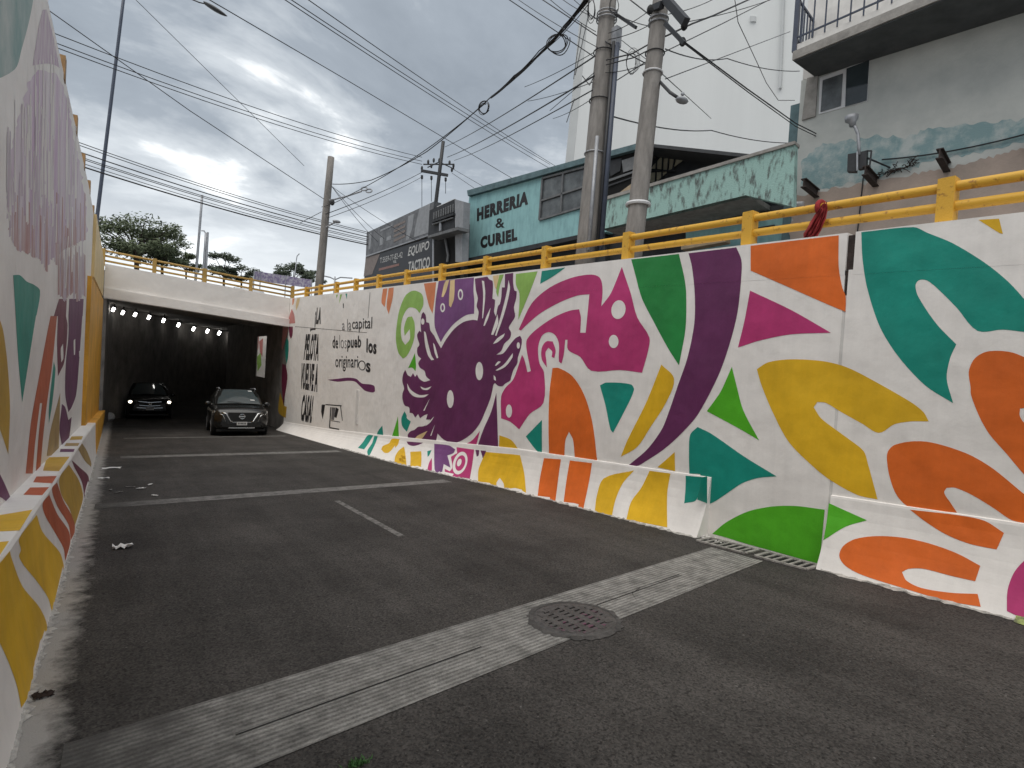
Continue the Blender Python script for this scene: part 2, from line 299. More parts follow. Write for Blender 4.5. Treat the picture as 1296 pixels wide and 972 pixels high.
def plinth_pos(y, v):                             # v 0 at the road, 1 at the ledge; hollow flare
    a = ledge_x(y); b = foot_x(y); return a-(a-b)*(1-max(0, min(1, v)))**1.7
XL = -.62
def lledge_x(y): return lerp(y, [0, 12, 25], [-.42, -.42, -.36])
def lfoot_x(y): return lerp(y, [0, 8, 14, 25], [-.31, -.33, -.35, -.42])
LH = .78
def lplinth_pos(y, v):
    a = lledge_x(y); b = lfoot_x(y); return a+(b-a)*(1-max(0, min(1, v)))**1.7
class Surf:
    def __init__(s, hit, pos, ca=(), cb=()): s.hit = hit; s.pos = pos; s.ca = ca; s.cb = cb
def _hit_h(fx, hfun, lo, hi):
    def h(x, y):
        d = ray(x, y)
        def g(t):
            p = CC+d*t; v = (p.z-roadz(p.y))/hfun(p.y); return p.x-fx(p.y, v)
        t0, t1 = lo/abs(d.x), hi/abs(d.x); s0 = g(t0) > 0
        for _ in range(40):
            tm = (t0+t1)/2
            if (g(tm) > 0) == s0: t0 = tm
            else: t1 = tm
        p = CC+d*t0; return (p.y, (p.z-roadz(p.y))/hfun(p.y))
    return h
def _hx(X):
    def h(x, y): p = onX(x, y, X); return (p.y, p.z)
    return h
SU = {}
SU['ru'] = Surf(_hx(XW), lambda a, b, o: Vector((XW-(.0012 if b > seam(a) else 0)-o, a, b)), cb='seam')
SU['rp'] = Surf(_hit_h(plinth_pos, ledge_h, 4.6, 6.2), lambda a, b, o: Vector((plinth_pos(a, b)-o, a, roadz(a)+b*ledge_h(a))), ca=[i*.8 for i in range(-6, 32)], cb=[.1, .2, .3, .42, .56, .72, .86])
SU['lu'] = Surf(_hx(XL), lambda a, b, o: Vector((XL+o, a, b)))
SU['lp'] = Surf(_hit_h(lplinth_pos, lambda y: LH, .2, .8), lambda a, b, o: Vector((lplinth_pos(a, b)+o, a, roadz(a)+b*LH)), ca=[i*.8 for i in range(0, 32)], cb=[.1, .2, .3, .42, .56, .72, .86])
def _hit_ll(x, y):
    d = ray(x, y); h = LH-.02; t = (EYE-h)/(-d.z-.06*d.y); p = CC+d*t; return (p.x, p.y)
SU['ll'] = Surf(_hit_ll, lambda a, b, o: Vector((a, b, roadz(b)+LH+o)), cb=[i*.8 for i in range(0, 32)])
def _hit_road(x, y):
    d = ray(x, y); t0, t1 = .5, 120
    for _ in range(50):
        t = (t0+t1)/2; p = CC+d*t
        if p.z > roadz(p.y): t0 = t
        else: t1 = t
    return (p.x, p.y)
SU['road'] = Surf(_hit_road, lambda a, b, o: Vector((a, b, roadz(b)+o)))
FT = Vector((-.1545, .988, 0)).normalized(); FN = Vector((-FT.y, FT.x, 0)); F0 = Vector((13.5, 8, 0))     # building line across the side street
def fpos(s, z, d=0): return F0+FT*s+FN*d+Vector((0, 0, z))
def fhit(x, y, d=0):
    r = ray(x, y); P = F0+FN*d; t = (P-CC).dot(FN)/r.dot(FN); p = CC+r*t; return ((p-P).dot(FT), p.z)
def fsurf(d): return Surf(lambda x, y: fhit(x, y, d), lambda a, b, o: fpos(a, b, d+o))
def xsurf(X): return Surf(_hx(X), lambda a, b, o: Vector((X-o, a, b)))

def smooth_poly(pts, n=5):
    """closed outline through the points, rounded except at sharp corners"""
    P = [np.array(p, float) for p in pts]; k = len(P); R = []
    corner = []
    for i in range(k):
        a = P[i]-P[i-1]; b = P[(i+1) % k]-P[i]
        ang = abs(math.degrees(math.atan2(a[0]*b[1]-a[1]*b[0], a@b))); corner.append(ang > 62)
    for i in range(k):
        p0, p1, p2, p3 = P[i-1], P[i], P[(i+1) % k], P[(i+2) % k]
        L = np.linalg.norm(p2-p1)
        def tang(a, b): d = b-a; q = np.linalg.norm(d); return d/q*L*.9 if q else d
        m1 = (p2-p1) if corner[i] else tang(p0, p2); m2 = (p2-p1) if corner[(i+1) % k] else tang(p1, p3)
        for j in range(n):
            t = j/n; R.append(((2*t**3-3*t*t+1)*p1+(t**3-2*t*t+t)*m1+(-2*t**3+3*t*t)*p2+(t**3-t*t)*m2))
            if corner[i] and corner[(i+1) % k]: break
    return [tuple(r) for r in R]
def ragged(pts, amp, seed, step=6):
    rnd = random.Random(seed); R = []
    for i in range(len(pts)):
        a = np.array(pts[i], float); b = np.array(pts[(i+1) % len(pts)], float); L = np.linalg.norm(b-a); k = max(1, int(L/step)); nrm = np.array((-(b-a)[1], (b-a)[0]))/max(L, 1e-6)
        for j in range(k): R.append(tuple(a+(b-a)*j/k+nrm*rnd.gauss(0, amp)))
    return R
def to_bm(loops):
    vs = []; fs = []
    for l in loops: fs.append(list(range(len(vs), len(vs)+len(l)))); vs += [Vector((p[0], p[1])) for p in l]
    r = delaunay_2d_cdt(vs, [], fs, 1, 1e-5)
    bm = bmesh.new(); bv = [bm.verts.new((v.x, v.y, 0)) for v in r[0]]
    for f in r[2]:
        try: bm.faces.new([bv[i] for i in f])
        except ValueError: pass
    return bm
def lay(bm, sf, off):
    """cut a flat sheet along the surface's folds and lay it on"""
    def cut(co, no): bmesh.ops.bisect_plane(bm, geom=bm.verts[:]+bm.edges[:]+bm.faces[:], plane_co=co, plane_no=no)
    xs = [v.co.x for v in bm.verts]; ys = [v.co.y for v in bm.verts]
    if not xs: return [], []
    for a in sf.ca:
        if min(xs) < a < max(xs): cut((a, 0, 0), (1, 0, 0))
    if isinstance(sf.cb, str): cut((0, seam(0)+1e-4, 0), (-.0435, 1, 0))
    else:
        for b in sf.cb:
            if min(ys) < b < max(ys): cut((0, b, 0), (0, 1, 0))
    V = []
    bm.verts.index_update()
    if isinstance(sf.cb, str):                     # the seam is a small step: two sides of the cut keep their own height
        F = []
        for f in bm.faces:
            c = f.calc_center_median(); up = c.y > seam(c.x); n = len(V)
            for v in f.verts: V.append(Vector((XW-(.0012 if up else 0)-off, v.co.x, v.co.y)))
            F.append(tuple(range(n, n+len(f.verts))))
    else:
        V = [sf.pos(v.co.x, v.co.y, off) for v in bm.verts]; F = [tuple(v.index for v in f.verts) for f in bm.faces]
    bm.free(); return V, F
def px(zone, pts):
    ox, oy, s = zone; return [(ox+x/s, oy+y/s) for x, y in pts]
def ell(cx, cy, rx, ry, n=18, tilt=0):
    t = math.radians(tilt); return [(cx+rx*math.cos(a)*math.cos(t)-ry*math.sin(a)*math.sin(t), cy+rx*math.cos(a)*math.sin(t)+ry*math.sin(a)*math.cos(t)) for a in [2*math.pi*i/n for i in range(n)]]
def decal(sf, pts, m, parent, name='painted_shape', off=.003, n=5, smooth=True, **k):
    if sf in ('lu', 'lp', 'll'): off *= .45
    sf = SU[sf] if isinstance(sf, str) else sf
    p = smooth_poly(pts, n) if smooth else pts
    q = [sf.hit(*a) for a in p]
    V, F = lay(to_bm([q]), sf, off)
    if F: return build(name, V, F, m, parent, **k)
_tx = {}
def textmesh(s, bold, sp=1.0):
    if (s, bold) in _tx: return _tx[(s, bold)]
    c = bpy.data.curves.new('t', 'FONT'); c.body = s; c.offset = bold; c.space_character = 1+bold*2.2; c.resolution_u = 3; o = bpy.data.objects.new('t', c); COL.objects.link(o)
    dg = bpy.context.evaluated_depsgraph_get(); me = bpy.data.meshes.new_from_object(o.evaluated_get(dg))
    v = np.array([tuple(x.co[:2]) for x in me.vertices]); F = [tuple(p.vertices) for p in me.polygons]
    lo = v.min(0); hi = v.max(0); v = (v-lo)/(hi-lo); bpy.data.objects.remove(o); bpy.data.curves.remove(c); bpy.data.meshes.remove(me)
    _tx[(s, bold)] = (v, F); return v, F
def lettering(sf, s, tl, tr, br, bl, m, parent, bold=.02, off=.0045, name='lettering', depth=0):
    sf = SU[sf] if isinstance(sf, str) else sf
    v, F = textmesh(s, bold); T = [np.array(sf.hit(*p)) for p in (tl, tr, br, bl)]; V = []
    for u, w in v:
        q = (T[0]*(1-u)+T[1]*u)*w+(T[3]*(1-u)+T[2]*u)*(1-w); V.append(sf.pos(q[0], q[1], off))
    return build(name, V, F, m, parent)

# ================================================================== the setting
ys = [-8+.8*i for i in range(41)]+[26+i for i in range(60)]
m = MB(); m.grid([[(x, y, roadz(y)) for x in ((-.9, 0, 1.5, 3, 4.5, 6.1) if y < 28 else (-.9, 1, 3, 8, 20, 46))] for y in ys])
road = m.out('road', 'asphalt', kind='structure')
def strip(name, quad, mt, parent, off=.004):
    a = SU['road']; q = [a.hit(*p) for p in quad]; R = []
    for i in range(13):
        t = i/12; R.append([a.pos(*(np.array(q[0])*(1-t)+np.array(q[1])*t), off), a.pos(*(np.array(q[3])*(1-t)+np.array(q[2])*t), off)])
    return MB().grid(R).out(name, mt, parent)
def yband(name, x0, x1, a0, b0, a1, b1, mt, off=.004):     # band across the road: y from a to b at each end
    R = []
    for i in range(15):
        t = i/14; x = x0+(x1-x0)*t; ya = a0+(a1-a0)*t; yb = b0+(b1-b0)*t
        R.append([(x, ya, roadz(ya)+off), (x, yb, roadz(yb)+off)])
    return MB().grid(R).out(name, mt, road)
yband('concrete_strip', -.14, 5.42, 2.38, 3.08, 3.02, 3.62, 'strip_concrete')
yband('strip_joint', .5, 1.95, 2.735, 2.743, 2.90, 2.908, 'pit_black', .0075); yband('strip_joint', 2.9, 4.3, 3.01, 3.018, 3.16, 3.166, 'pit_black', .0075)
yband('concrete_strip', -.2, 5.15, 9.02, 9.40, 8.98, 9.34, 'strip_far')
yband('concrete_strip', .1, 5.1, 15.35, 15.85, 15.0, 15.5, 'strip_far')
yband('concrete_strip', .2, 5.1, 21.4, 21.7, 21.2, 21.5, 'strip_far')
for k_, pts in enumerate(([(686, 722), (700, 738), (716, 741), (735, 752), (760, 757), (782, 760)], [(810, 745), (800, 752), (806, 762), (822, 768)], [(752, 762), (800, 748), (860, 728)])):
    q = [SU['road'].hit(*p) for p in pts]; MB().grid([[(x, y-.0025, roadz(y)+.009), (x, y+.0025+.003*math.sin(x*40), roadz(y)+.009)] for x, y in q]).out('crack', 'pit_black', road)
m = MB(); m.grid([[(2.64+.04*i/8, 5.75+.3*i, roadz(5.75+.3*i)+.004), (2.72+.04*i/8, 5.75+.3*i, roadz(5.75+.3*i)+.004)] for i in range(9)]); m.out('lane_line', 'worn_line', road)

# street level behind the walls and beyond the tunnel
m = MB(); m.grid([[(x, y, ontop(y)-.16) for x in (6.3, 9, 14, 60, 400)] for y in (-60, -20, 0, 8, 16, 25.3)]); m.out('side_street', 'street_ground', kind='structure')
m = MB(); m.grid([[(x, y, 4.42) for x in (-400, -60, -8, -.95)] for y in (-60, -20, 0, 12, 25.3)]); m.out('upper_street', 'street_ground', kind='structure')
m = MB(); m.grid([[(x, y, 4.30) for x in (-400, -60, -8, -.95)] for y in (25.3, 60, 200, 900)]); m.grid([[(x, y, 3.98) for x in (7.6, 60, 400)] for y in (25.3, 40, 60, 200, 900)]); m.grid([[(x, y, 4.12) for x in (-.95, 7.6)] for y in (87.5, 200, 900)])
m.out('far_ground', 'street_ground', kind='structure')

# ------------------------------------------------------------------ right retaining wall
RW = thing('retaining_wall', 'long white mural wall with yellow guardrail on top, painted with a purple axolotl', 'wall', (6, 10, 0))
def wallbody(y0, y1, lo, hi, x0, name):
    xk = 6.25 if hi is ontop else 6.22
    n = max(2, int((y1-y0)/1.5)); m = MB(); T = [y0+(y1-y0)*i/n for i in range(n+1)]
    m.grid([[(x0, y, lo(y)), (x0, y, hi(y)), (xk, y, hi(y)), (xk, y, lo(y)), (x0, y, lo(y))] for y in T])
    for y in (y0, y1): m.poly([(x0, y, lo(y)), (x0, y, hi(y)), (xk, y, hi(y)), (xk, y, lo(y))])
    return m.out(name, 'white_wall', RW)
wallbody(2.63, 25.0, lambda y: roadz(y)-.4, lambda y: seam(y)+.05, XW, 'wall_panel')
wallbody(2.63, 25.0, lambda y: seam(y), ontop, XW-.0012, 'wall_panel')
wallbody(-8, 2.597, lambda y: roadz(y)-.4, lambda y: seam(y)+.05, XW-.0015, 'wall_panel')
wallbody(-8, 2.555, lambda y: seam(y), ontop, XW-.0027, 'wall_panel')
m = MB(); m.box(XW+.015, 6.2, 2.598, 2.629, -.5, 2.8); m.box(XW+.02, 6.2, 2.556, 2.6285, 2.81, 3.15); m.out('joint_filler', 'rust', RW)
m = MB(); R = []                                    # mortar that closes the lower part of the joint
for i in range(15): z = -.16+i*(2.55+.16)/14; R.append([(XW+.003, 2.597, z), (XW+.003+random.uniform(-.002, .003), 2.613, z), (XW+.003, 2.63, z)])
m.grid(R); m.out('joint_mortar', 'white_old', RW)
def plinth(y0, y1, name):
    n = int((y1-y0)/.4); vs = [-.25, 0, .05, .1, .2, .3, .42, .56, .72, .86, .97, 1]; m = MB(); R = []
    for i in range(n+1):
        y = y0+(y1-y0)*i/n; h = ledge_h(y); r = []
        for v in vs: r.append((plinth_pos(y, v)+(.004 if v == 1 else 0), y, roadz(y)+h*v))
        r.append((XW+.02, y, roadz(y)+h+.012)); R.append(r)
    m.grid(R)
    for y in (y0, y1):
        h = ledge_h(y); m.poly([(plinth_pos(y, v), y, roadz(y)+h*v) for v in vs]+[(XW+.02, y, roadz(y)+h+.012), (XW+.02, y, roadz(y)-.3)])
    return m.out(name, 'white_wall', RW, smooth=False)
plinth(3.97, 24.9, 'plinth'); plinth(-8, 2.60, 'plinth')
# crumbled mortar smeared along the foot of the wall
rnd = random.Random(3)
def ribbon(ya, yb, fx, sgn, mt, parent, w0, w1, step=.05):
    R = []; y = ya; 
    while y < yb:
        w = max(.004, w0+(w1-w0)*rnd.random()**2.2); x = fx(y); R.append([(x-sgn*.02, y, roadz(y)+.030*rnd.random()+.004), (x+sgn*w*.5, y, roadz(y)+.004+.012*rnd.random()), (x+sgn*w, y, roadz(y)+.0025)]); y += step*rnd.uniform(.5, 1.5)
    return MB().grid(R).out('foot_mortar', mt, parent)
ribbon(-2, 2.6, foot_x, -1, 'kerb_pale', RW, .004, .06); ribbon(3.97, 16, foot_x, -1, 'kerb_pale', RW, .004, .06)
R = [[SU['rp'].pos(y, .06, .006)+Vector((-.01, 0, 0)), Vector((foot_x(y)-.05-.05*random.random(), y, roadz(y)+.006))] for y in [-1.2+.08*i for i in range(30)]]
MB().grid(R).out('paint_spill', 'lime_spill', RW)
# pipe stub let into the joint
# ------------------------------------------------------------------ left retaining wall
LTOP = lambda y: lerp(y, [-8, 6.4, 14.5, 17, 25], [4.42, 4.58, 4.80, 4.72, 4.60])
LW = thing('retaining_wall', 'tall mural wall with smeared mauve streaks, curling yellow stripes along its foot', 'wall', (-.8, 8, 0))
def lbody(y0, y1, lo, hi, x1, mt, name, x0=-.95):
    n = max(2, int((y1-y0)/1.2)); m = MB(); T = [y0+(y1-y0)*i/n for i in range(n+1)]
    m.grid([[(x1, y, lo(y)), (x1, y, hi(y)), (x0, y, hi(y)), (x0, y, lo(y)), (x1, y, lo(y))] for y in T])
    for y in (y0, y1): m.poly([(x1, y, lo(y)), (x1, y, hi(y)), (x0, y, hi(y)), (x0, y, lo(y))])
    return m.out(name, mt, LW)
lbody(-8, 24.98, lambda y: roadz(y)-.4, LTOP, XL, 'white_wall', 'wall_panel')
lbody(15.0, 24.96, lambda y: roadz(y)-.3, lambda y: 3.10+.02*(y-15), -.545, 'amber', 'pilaster', -.64)
lbody(16.6, 24.97, lambda y: 3.22+.02*(y-15), lambda y: LTOP(y)-.01, -.56, 'pale_yellow', 'upper_panel', -.64)
def lplinth(y0, y1, mt):
    n = int((y1-y0)/.4); vs = [-.25, 0, .05, .1, .2, .3, .42, .56, .72, .86, .97, 1]; m = MB(); R = []
    for i in range(n+1):
        y = y0+(y1-y0)*i/n; r = [(lplinth_pos(y, v)-(.012 if v == 1 else 0), y, roadz(y)+LH*v) for v in vs]; r.append((XL-.01, y, roadz(y)+LH+.001)); R.append(r)
    m.grid(R)
    for y in (y0, y1): m.poly([(lplinth_pos(y, v), y, roadz(y)+LH*v) for v in vs]+[(XL-.01, y, roadz(y)+LH), (XL-.01, y, roadz(y)-.3)])
    return m.out('plinth', mt, LW)
lplinth(-8, 16.2, 'white_wall'); lplinth(16.21, 24.97, 'amber')
ribbon(1.0, 24, lfoot_x, 1, 'kerb_pale', LW, .006, .055, .035)
# ------------------------------------------------------------------ tunnel
MB().poly([onY(*p, 3.966) for p in ((888, 604), (895, 603), (895, 637), (882.5, 632.5))]).out('painted_shape', 'teal', RW)
def depth_(p): return (Vector(p)-CC).dot(CF)
TN = thing('road_tunnel', 'dark underpass mouth under a white concrete beam carrying a yellow railing', 'tunnel', (2.7, 25, -1.5))
def span(y0, y1, x0, x1, zl0, zr0, zl1, zr1):       # block across the road: bottom z left/right, top z left/right
    return MB().hexa([(x0, y0, zl0), (x1, y0, zr0), (x1, y1, zr0), (x0, y1, zl0), (x0, y0, zl1), (x1, y0, zr1), (x1, y1, zr1), (x0, y1, zl1)])
zb = lambda x: 3.37-.0707*(x+.45); zt_ = lambda x: 4.60-.0700*(x+.6); zm = lambda x: 3.72-.0740*(x+.45)
xa, xb = -.54, 5.84
span(24.93, 25.35, xa, xb, zm(xa), zm(xb), zt_(xa), zt_(xb)).out('beam', 'white_wall', TN)
span(24.80, 25.34, xa, xb, zb(xa), zb(xb), zm(xa)-.004, zm(xb)-.004).out('beam_flange', 'white_wall', TN)
span(25.36, 30, xa-.6, 5.9, zb(xa)+.12, zb(xb)+.12, 4.45, 4.03).out('deck', 'concrete', TN)
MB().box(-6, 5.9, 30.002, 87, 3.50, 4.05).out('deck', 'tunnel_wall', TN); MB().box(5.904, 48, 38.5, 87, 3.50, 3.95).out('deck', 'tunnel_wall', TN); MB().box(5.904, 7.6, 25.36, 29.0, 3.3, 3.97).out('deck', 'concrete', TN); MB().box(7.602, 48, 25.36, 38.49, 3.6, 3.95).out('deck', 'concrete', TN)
LP = [(143.5, 391.5), (155.5, 395.5), (171, 398), (188.5, 401.5), (207, 405.5), (226, 411), (245, 416), (262.5, 419), (277.5, 421.5), (300.5, 425.5), (319, 428.5)]
LPOS = []
for a, b in LP: d = ray(a, b); LPOS.append(CC+d*((3.20-EYE)/d.z))
_ly = [25, 28]+[p.y for p in LPOS if p.y > 31]; _lx = [-.45, -.45]+[p.x-.8 for p in LPOS if p.y > 31]
def tl(y): return max(-.45, lerp(y, _ly, _lx)+max(0, y-_ly[-1])*.6)
def tr(y): return 5.86+(max(0, y-40)**2)/40
def sidewall(f, T, z0, z1, th, name='side_wall', mt='tunnel_wall'):
    m = MB(); m.grid([[(f(y), y, z0), (f(y), y, z1), (f(y)+th, y, z1), (f(y)+th, y, z0), (f(y), y, z0)] for y in T])
    for y in (T[0], T[-1]): m.poly([(f(y), y, z0), (f(y), y, z1), (f(y)+th, y, z1), (f(y)+th, y, z0)])
    return m.out(name, mt, TN)
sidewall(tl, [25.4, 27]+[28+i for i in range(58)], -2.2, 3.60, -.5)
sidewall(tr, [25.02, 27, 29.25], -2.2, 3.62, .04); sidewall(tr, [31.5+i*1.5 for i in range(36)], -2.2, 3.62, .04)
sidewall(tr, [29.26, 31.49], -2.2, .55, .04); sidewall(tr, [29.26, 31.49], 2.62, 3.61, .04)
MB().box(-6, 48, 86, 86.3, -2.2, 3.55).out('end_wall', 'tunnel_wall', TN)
# lit light well seen through the opening in the side wall
MB().box(5.92, 9.0, 37.0, 37.3, -1, 3.9).out('light_well', 'white_wall', TN); MB().box(7.5, 7.6, 29.0, 37.0, -1, 3.9).out('light_well', 'white_wall', TN)
for pts, c in (([(323, 424), (328, 420), (327, 440), (324, 452)], 'pink'), ([(328, 432), (333, 428), (332, 452), (329, 446)], 'pink'), ([(325, 452), (330, 446), (331, 462), (326, 470)], 'lime')):
    q = [onY(*p, 36.985) for p in pts]; MB().poly(q).out('painted_shape', c, TN)
# ceiling lamps
for p in LPOS:
    k = depth_(p)/700
    T = thing('tunnel_lamp', 'small lit white lamp in the row curving along the tunnel ceiling', 'lamp', p, 'row of lit lamps under the tunnel ceiling')
    a = p+CR*k*-1.2+CU*k*-2.4; b = p+CR*k*1.2+CU*k*2.4; MB().bar(a, b, k*2.1, k*2.1, CF).out('tube', 'tube_lit', T)
    MB().bar(b, b+(b-a)*.35, k*3.8, k*3.8, CF).out('housing', 'dark_metal', T)
    MB().bar(b, Vector((b.x, b.y, 3.52)), .04, .04).out('hanger', 'dark_metal', T)

# ================================================================== mural on the right wall (outlines in photo pixels, laid on the wall)
A = (480, 330, 3.35); B = (640, 310, 3.6); C = (840, 280, 3.473); D = (1050, 240, 3.4715); E = (1030, 500, 3.24); F = (560, 520, 3.812); G = (780, 520, 4.32)
H = (340, 340, 4.418); I = (500, 340, 6.941); J = (500, 470, 6.482); K = (1150, 380, 2.315); M = (340, 370, 9.257); N = (340, 460, 6.944); O = (0, 0, 1)
def ru(z, pts, c, **k): return decal('ru', px(z, pts) if z else pts, c, RW, **k)
def rp(z, pts, c, **k): return decal('rp', px(z, pts) if z else pts, c, RW, **k)
head = px(I, [(405, 700), (450, 620), (520, 530), (600, 470), (680, 450), (725, 455), (735, 380), (718, 330), (728, 260), (712, 190), (702, 88), (812, 70), (830, 95), (858, 110), (860, 205), (855, 262), (880, 275), (876, 330), (870, 380), (888, 420), (905, 330), (922, 310), (935, 240), (940, 165), (965, 165), (967, 47), (1040, 38), (1038, 110), (1050, 190), (1070, 200), (1065, 260), (1045, 340), (1055, 420), (1020, 480), (1000, 520), (1020, 560), (1010, 610), (960, 660), (935, 720), (890, 757), (950, 745), (1010, 668), (1060, 610), (1100, 590), (1115, 625), (1105, 700), (1080, 780), (1075, 830), (1040, 890), (1020, 955)]) + \
    px(J, [(945, 75), (905, 100), (880, 122), (845, 118), (820, 95), (808, 110), (800, 150), (780, 230), (740, 330), (700, 420), (640, 500), (560, 560), (480, 588), (400, 560), (350, 510), (335, 578), (220, 570), (110, 556), (105, 520), (130, 490), (160, 480), (190, 455), (235, 450), (270, 425), (290, 395), (255, 395), (268, 350), (240, 360), (205, 385), (190, 350), (165, 380), (145, 345), (120, 340), (115, 295), (80, 280), (62, 230), (62, 180), (75, 140), (60, 80), (68, 20), (85, -12), (105, 30), (130, 45), (148, 15), (165, 45), (180, 25), (200, 60), (240, 85), (290, 72), (255, 40), (245, 0)]) + \
    px(I, [(250, 890), (220, 870), (205, 830), (230, 790), (200, 760), (195, 700), (215, 670), (200, 620), (195, 580), (215, 545), (230, 560), (225, 480), (235, 400), (250, 380), (270, 410), (275, 470), (300, 480), (310, 540), (330, 570), (345, 590), (370, 640)])
decal('ru', head, 'purple', RW, name='painted_axolotl', n=3)
def w_(z, pts, c='white_wall', s='ru', **k): return decal(s, px(z, pts), c, RW, name='painted_detail', off=.0055, **k)
for p in ([(255, 550), (270, 560), (290, 650), (320, 760), (345, 800), (320, 805), (290, 760), (265, 660)], [(335, 650), (350, 670), (382, 780), (370, 790), (350, 740)],
          [(765, 105), (785, 110), (795, 220), (775, 430), (767, 440), (776, 220)], [(842, 342), (800, 430), (778, 502), (790, 502), (822, 430)], [(1000, 100), (1012, 180), (960, 400), (892, 590), (880, 588), (940, 380), (985, 200)],
          [(902, 400), (845, 580), (865, 582), (908, 480)], [(862, 662), (900, 612), (967, 568), (952, 602), (900, 648)], [(885, 893), (960, 840), (1036, 742), (1032, 782), (970, 862), (900, 896)], [(878, 852), (908, 815), (932, 818), (892, 852)],
          ell(245, 465, 15, 27), ell(1085, 675, 14, 28), ell(742, 900, 33, 80), [(868, 935), (885, 955), (888, 985), (872, 975)]): w_(I, p)
for p in (ell(455, 227, 28, 73), [(100, 98), (130, 150), (200, 193), (278, 188), (240, 212), (160, 207), (112, 160)], [(208, 123), (250, 138), (302, 123), (270, 152), (225, 147)], [(287, 222), (233, 322), (243, 324)], [(322, 370), (290, 420), (245, 452), (280, 412)], [(328, 435), (290, 528), (300, 528)]): w_(J, p)
w_(J, [(158, 557), (190, 525), (268, 488), (210, 562)], 'cream')
ru(I, [(385, 108), (695, 77), (690, 185), (697, 290), (695, 395), (620, 410), (520, 482), (440, 580), (402, 645), (352, 520), (347, 420), (360, 260)], 'violet', name='painted_crown')
for p, c in (([(410, 248), (430, 150), (450, 107), (477, 102), (450, 200), (425, 250)], 'cream'), ([(476, 320), (487, 104), (527, 97), (520, 260), (492, 342)], 'cream'), (ell(420, 343, 21, 40), 'white_wall'), (ell(577, 228, 23, 49), 'white_wall')): w_(I, p, c)
for p in (ell(420, 343, 10, 24), ell(577, 228, 12, 31)): decal('ru', px(I, p), 'violet', RW, name='painted_detail', off=.0075)
ru(I, [(255, 131), (362, 118), (348, 260), (330, 395), (300, 330), (270, 210)], 'coral'); ru(I, [(860, 63), (914, 55), (895, 180), (880, 172)], 'cream'); ru(I, [(918, 55), (957, 50), (925, 140), (905, 250), (890, 200)], 'lime')
ru(A, [(580, 56), (672, 45), (640, 130), (590, 250), (595, 140), (580, 100)], 'lime'); ru(A, [(690, 44), (790, 29), (740, 65), (683, 98)], 'teal')
ru(I, [(215, 390), (248, 320), (240, 230), (185, 195), (140, 200), (90, 240), (40, 360), (15, 500), (8, 620), (30, 740), (70, 790), (100, 770), (140, 700), (170, 600), (172, 480), (150, 420), (110, 430), (80, 520), (85, 590), (115, 550), (130, 530), (130, 620), (90, 670), (60, 620), (52, 520), (70, 420), (120, 345), (180, 350)], 'lime', name='painted_spiral')
ru(I, [(175, 740), (185, 860), (180, 900), (150, 870), (115, 875), (150, 800)], 'green')
ru(B, [(60, 385), (120, 265), (200, 195), (300, 150), (390, 135), (430, 150), (442, 200), (436, 280), (480, 220), (530, 100), (570, 220), (600, 330), (655, 420), (650, 480), (622, 582), (520, 570), (390, 573), (340, 510), (285, 478), (282, 432), (272, 432), (265, 500), (255, 540), (243, 530), (243, 450), (225, 410), (195, 397), (165, 415), (148, 470), (155, 540), (175, 580), (172, 720), (110, 770), (62, 840), (20, 805), (-20, 790), (-20, 690), (0, 650), (30, 620), (45, 590), (75, 500), (85, 520), (100, 580), (115, 575), (95, 470), (98, 430), (140, 385), (220, 330), (290, 300), (335, 293), (343, 330), (340, 400), (365, 400), (382, 225), (330, 230), (250, 260), (160, 310), (100, 360), (70, 390)], 'magenta', name='painted_serpent', n=4)
ru(B, [(188, 558), (165, 520), (165, 470), (185, 440), (215, 440), (228, 480), (222, 515), (210, 510), (212, 485), (195, 468), (182, 490), (185, 520)], 'magenta')
for p in (ell(515, 295, 32, 43, tilt=10), ell(493, 440, 22, 30), ell(16, 757, 14, 30)): w_(B, p)
ru(A, [(735, 455), (762, 455), (820, 490), (870, 570), (905, 690), (925, 853), (830, 843), (822, 760), (805, 725), (790, 760), (785, 832), (720, 825), (718, 700), (722, 560)], 'orange', name='painted_petal')
ru(A, [(690, 675), (690, 828), (655, 790), (622, 745)], 'teal'); ru(A, [(510, 740), (560, 760), (590, 800), (600, 818), (507, 803)], 'yellow')
ru(A, [(497, 560), (505, 802), (415, 793), (440, 720), (475, 640)], 'purple'); ru(A, [(427, 722), (410, 788), (348, 782), (390, 765)], 'magenta')
ru(B, [(573, 66), (790, 41), (815, 150), (823, 220), (820, 380), (790, 548), (740, 470), (670, 340), (620, 240), (590, 130)], 'dark_green', name='painted_petal')
ru(None, px(C, [(110, 141), (320, 115), (342, 170), (342, 240), (325, 400), (290, 540), (240, 680), (150, 850)])+px(G, [(350, 130), (260, 210), (170, 270), (115, 301), (68, 297), (170, 210), (250, 100), (290, 0)])+px(C, [(60, 730), (105, 600), (135, 450), (137, 320), (125, 200)]), 'purple', name='painted_petal')
ru(C, [(383, 108), (770, 62), (770, 200), (785, 290), (800, 330), (800, 398), (720, 365), (550, 290), (383, 217)], 'orange', name='painted_petal')
ru(C, [(380, 305), (560, 390), (735, 490), (560, 497), (420, 525), (327, 555), (355, 440)], 'magenta'); ru(C, [(300, 640), (320, 720), (350, 830), (420, 963), (330, 910), (190, 835), (250, 750)], 'green')
ru(B, [(710, 545), (768, 610), (730, 720), (660, 830), (600, 920), (525, 965), (555, 890), (640, 720)], 'yellow'); ru(B, [(430, 640), (460, 627), (570, 635), (585, 660), (540, 760), (490, 855), (478, 840), (455, 730)], 'teal')
ru(G, [(320, 225), (322, 330), (225, 308), (270, 270)], 'yellow')
ru(G, [(405, 130), (445, 88), (520, 125), (700, 250), (877, 358), (780, 366), (690, 395), (600, 455), (530, 500), (495, 508), (460, 480), (460, 345), (400, 343), (398, 230)], 'teal', name='painted_petal')
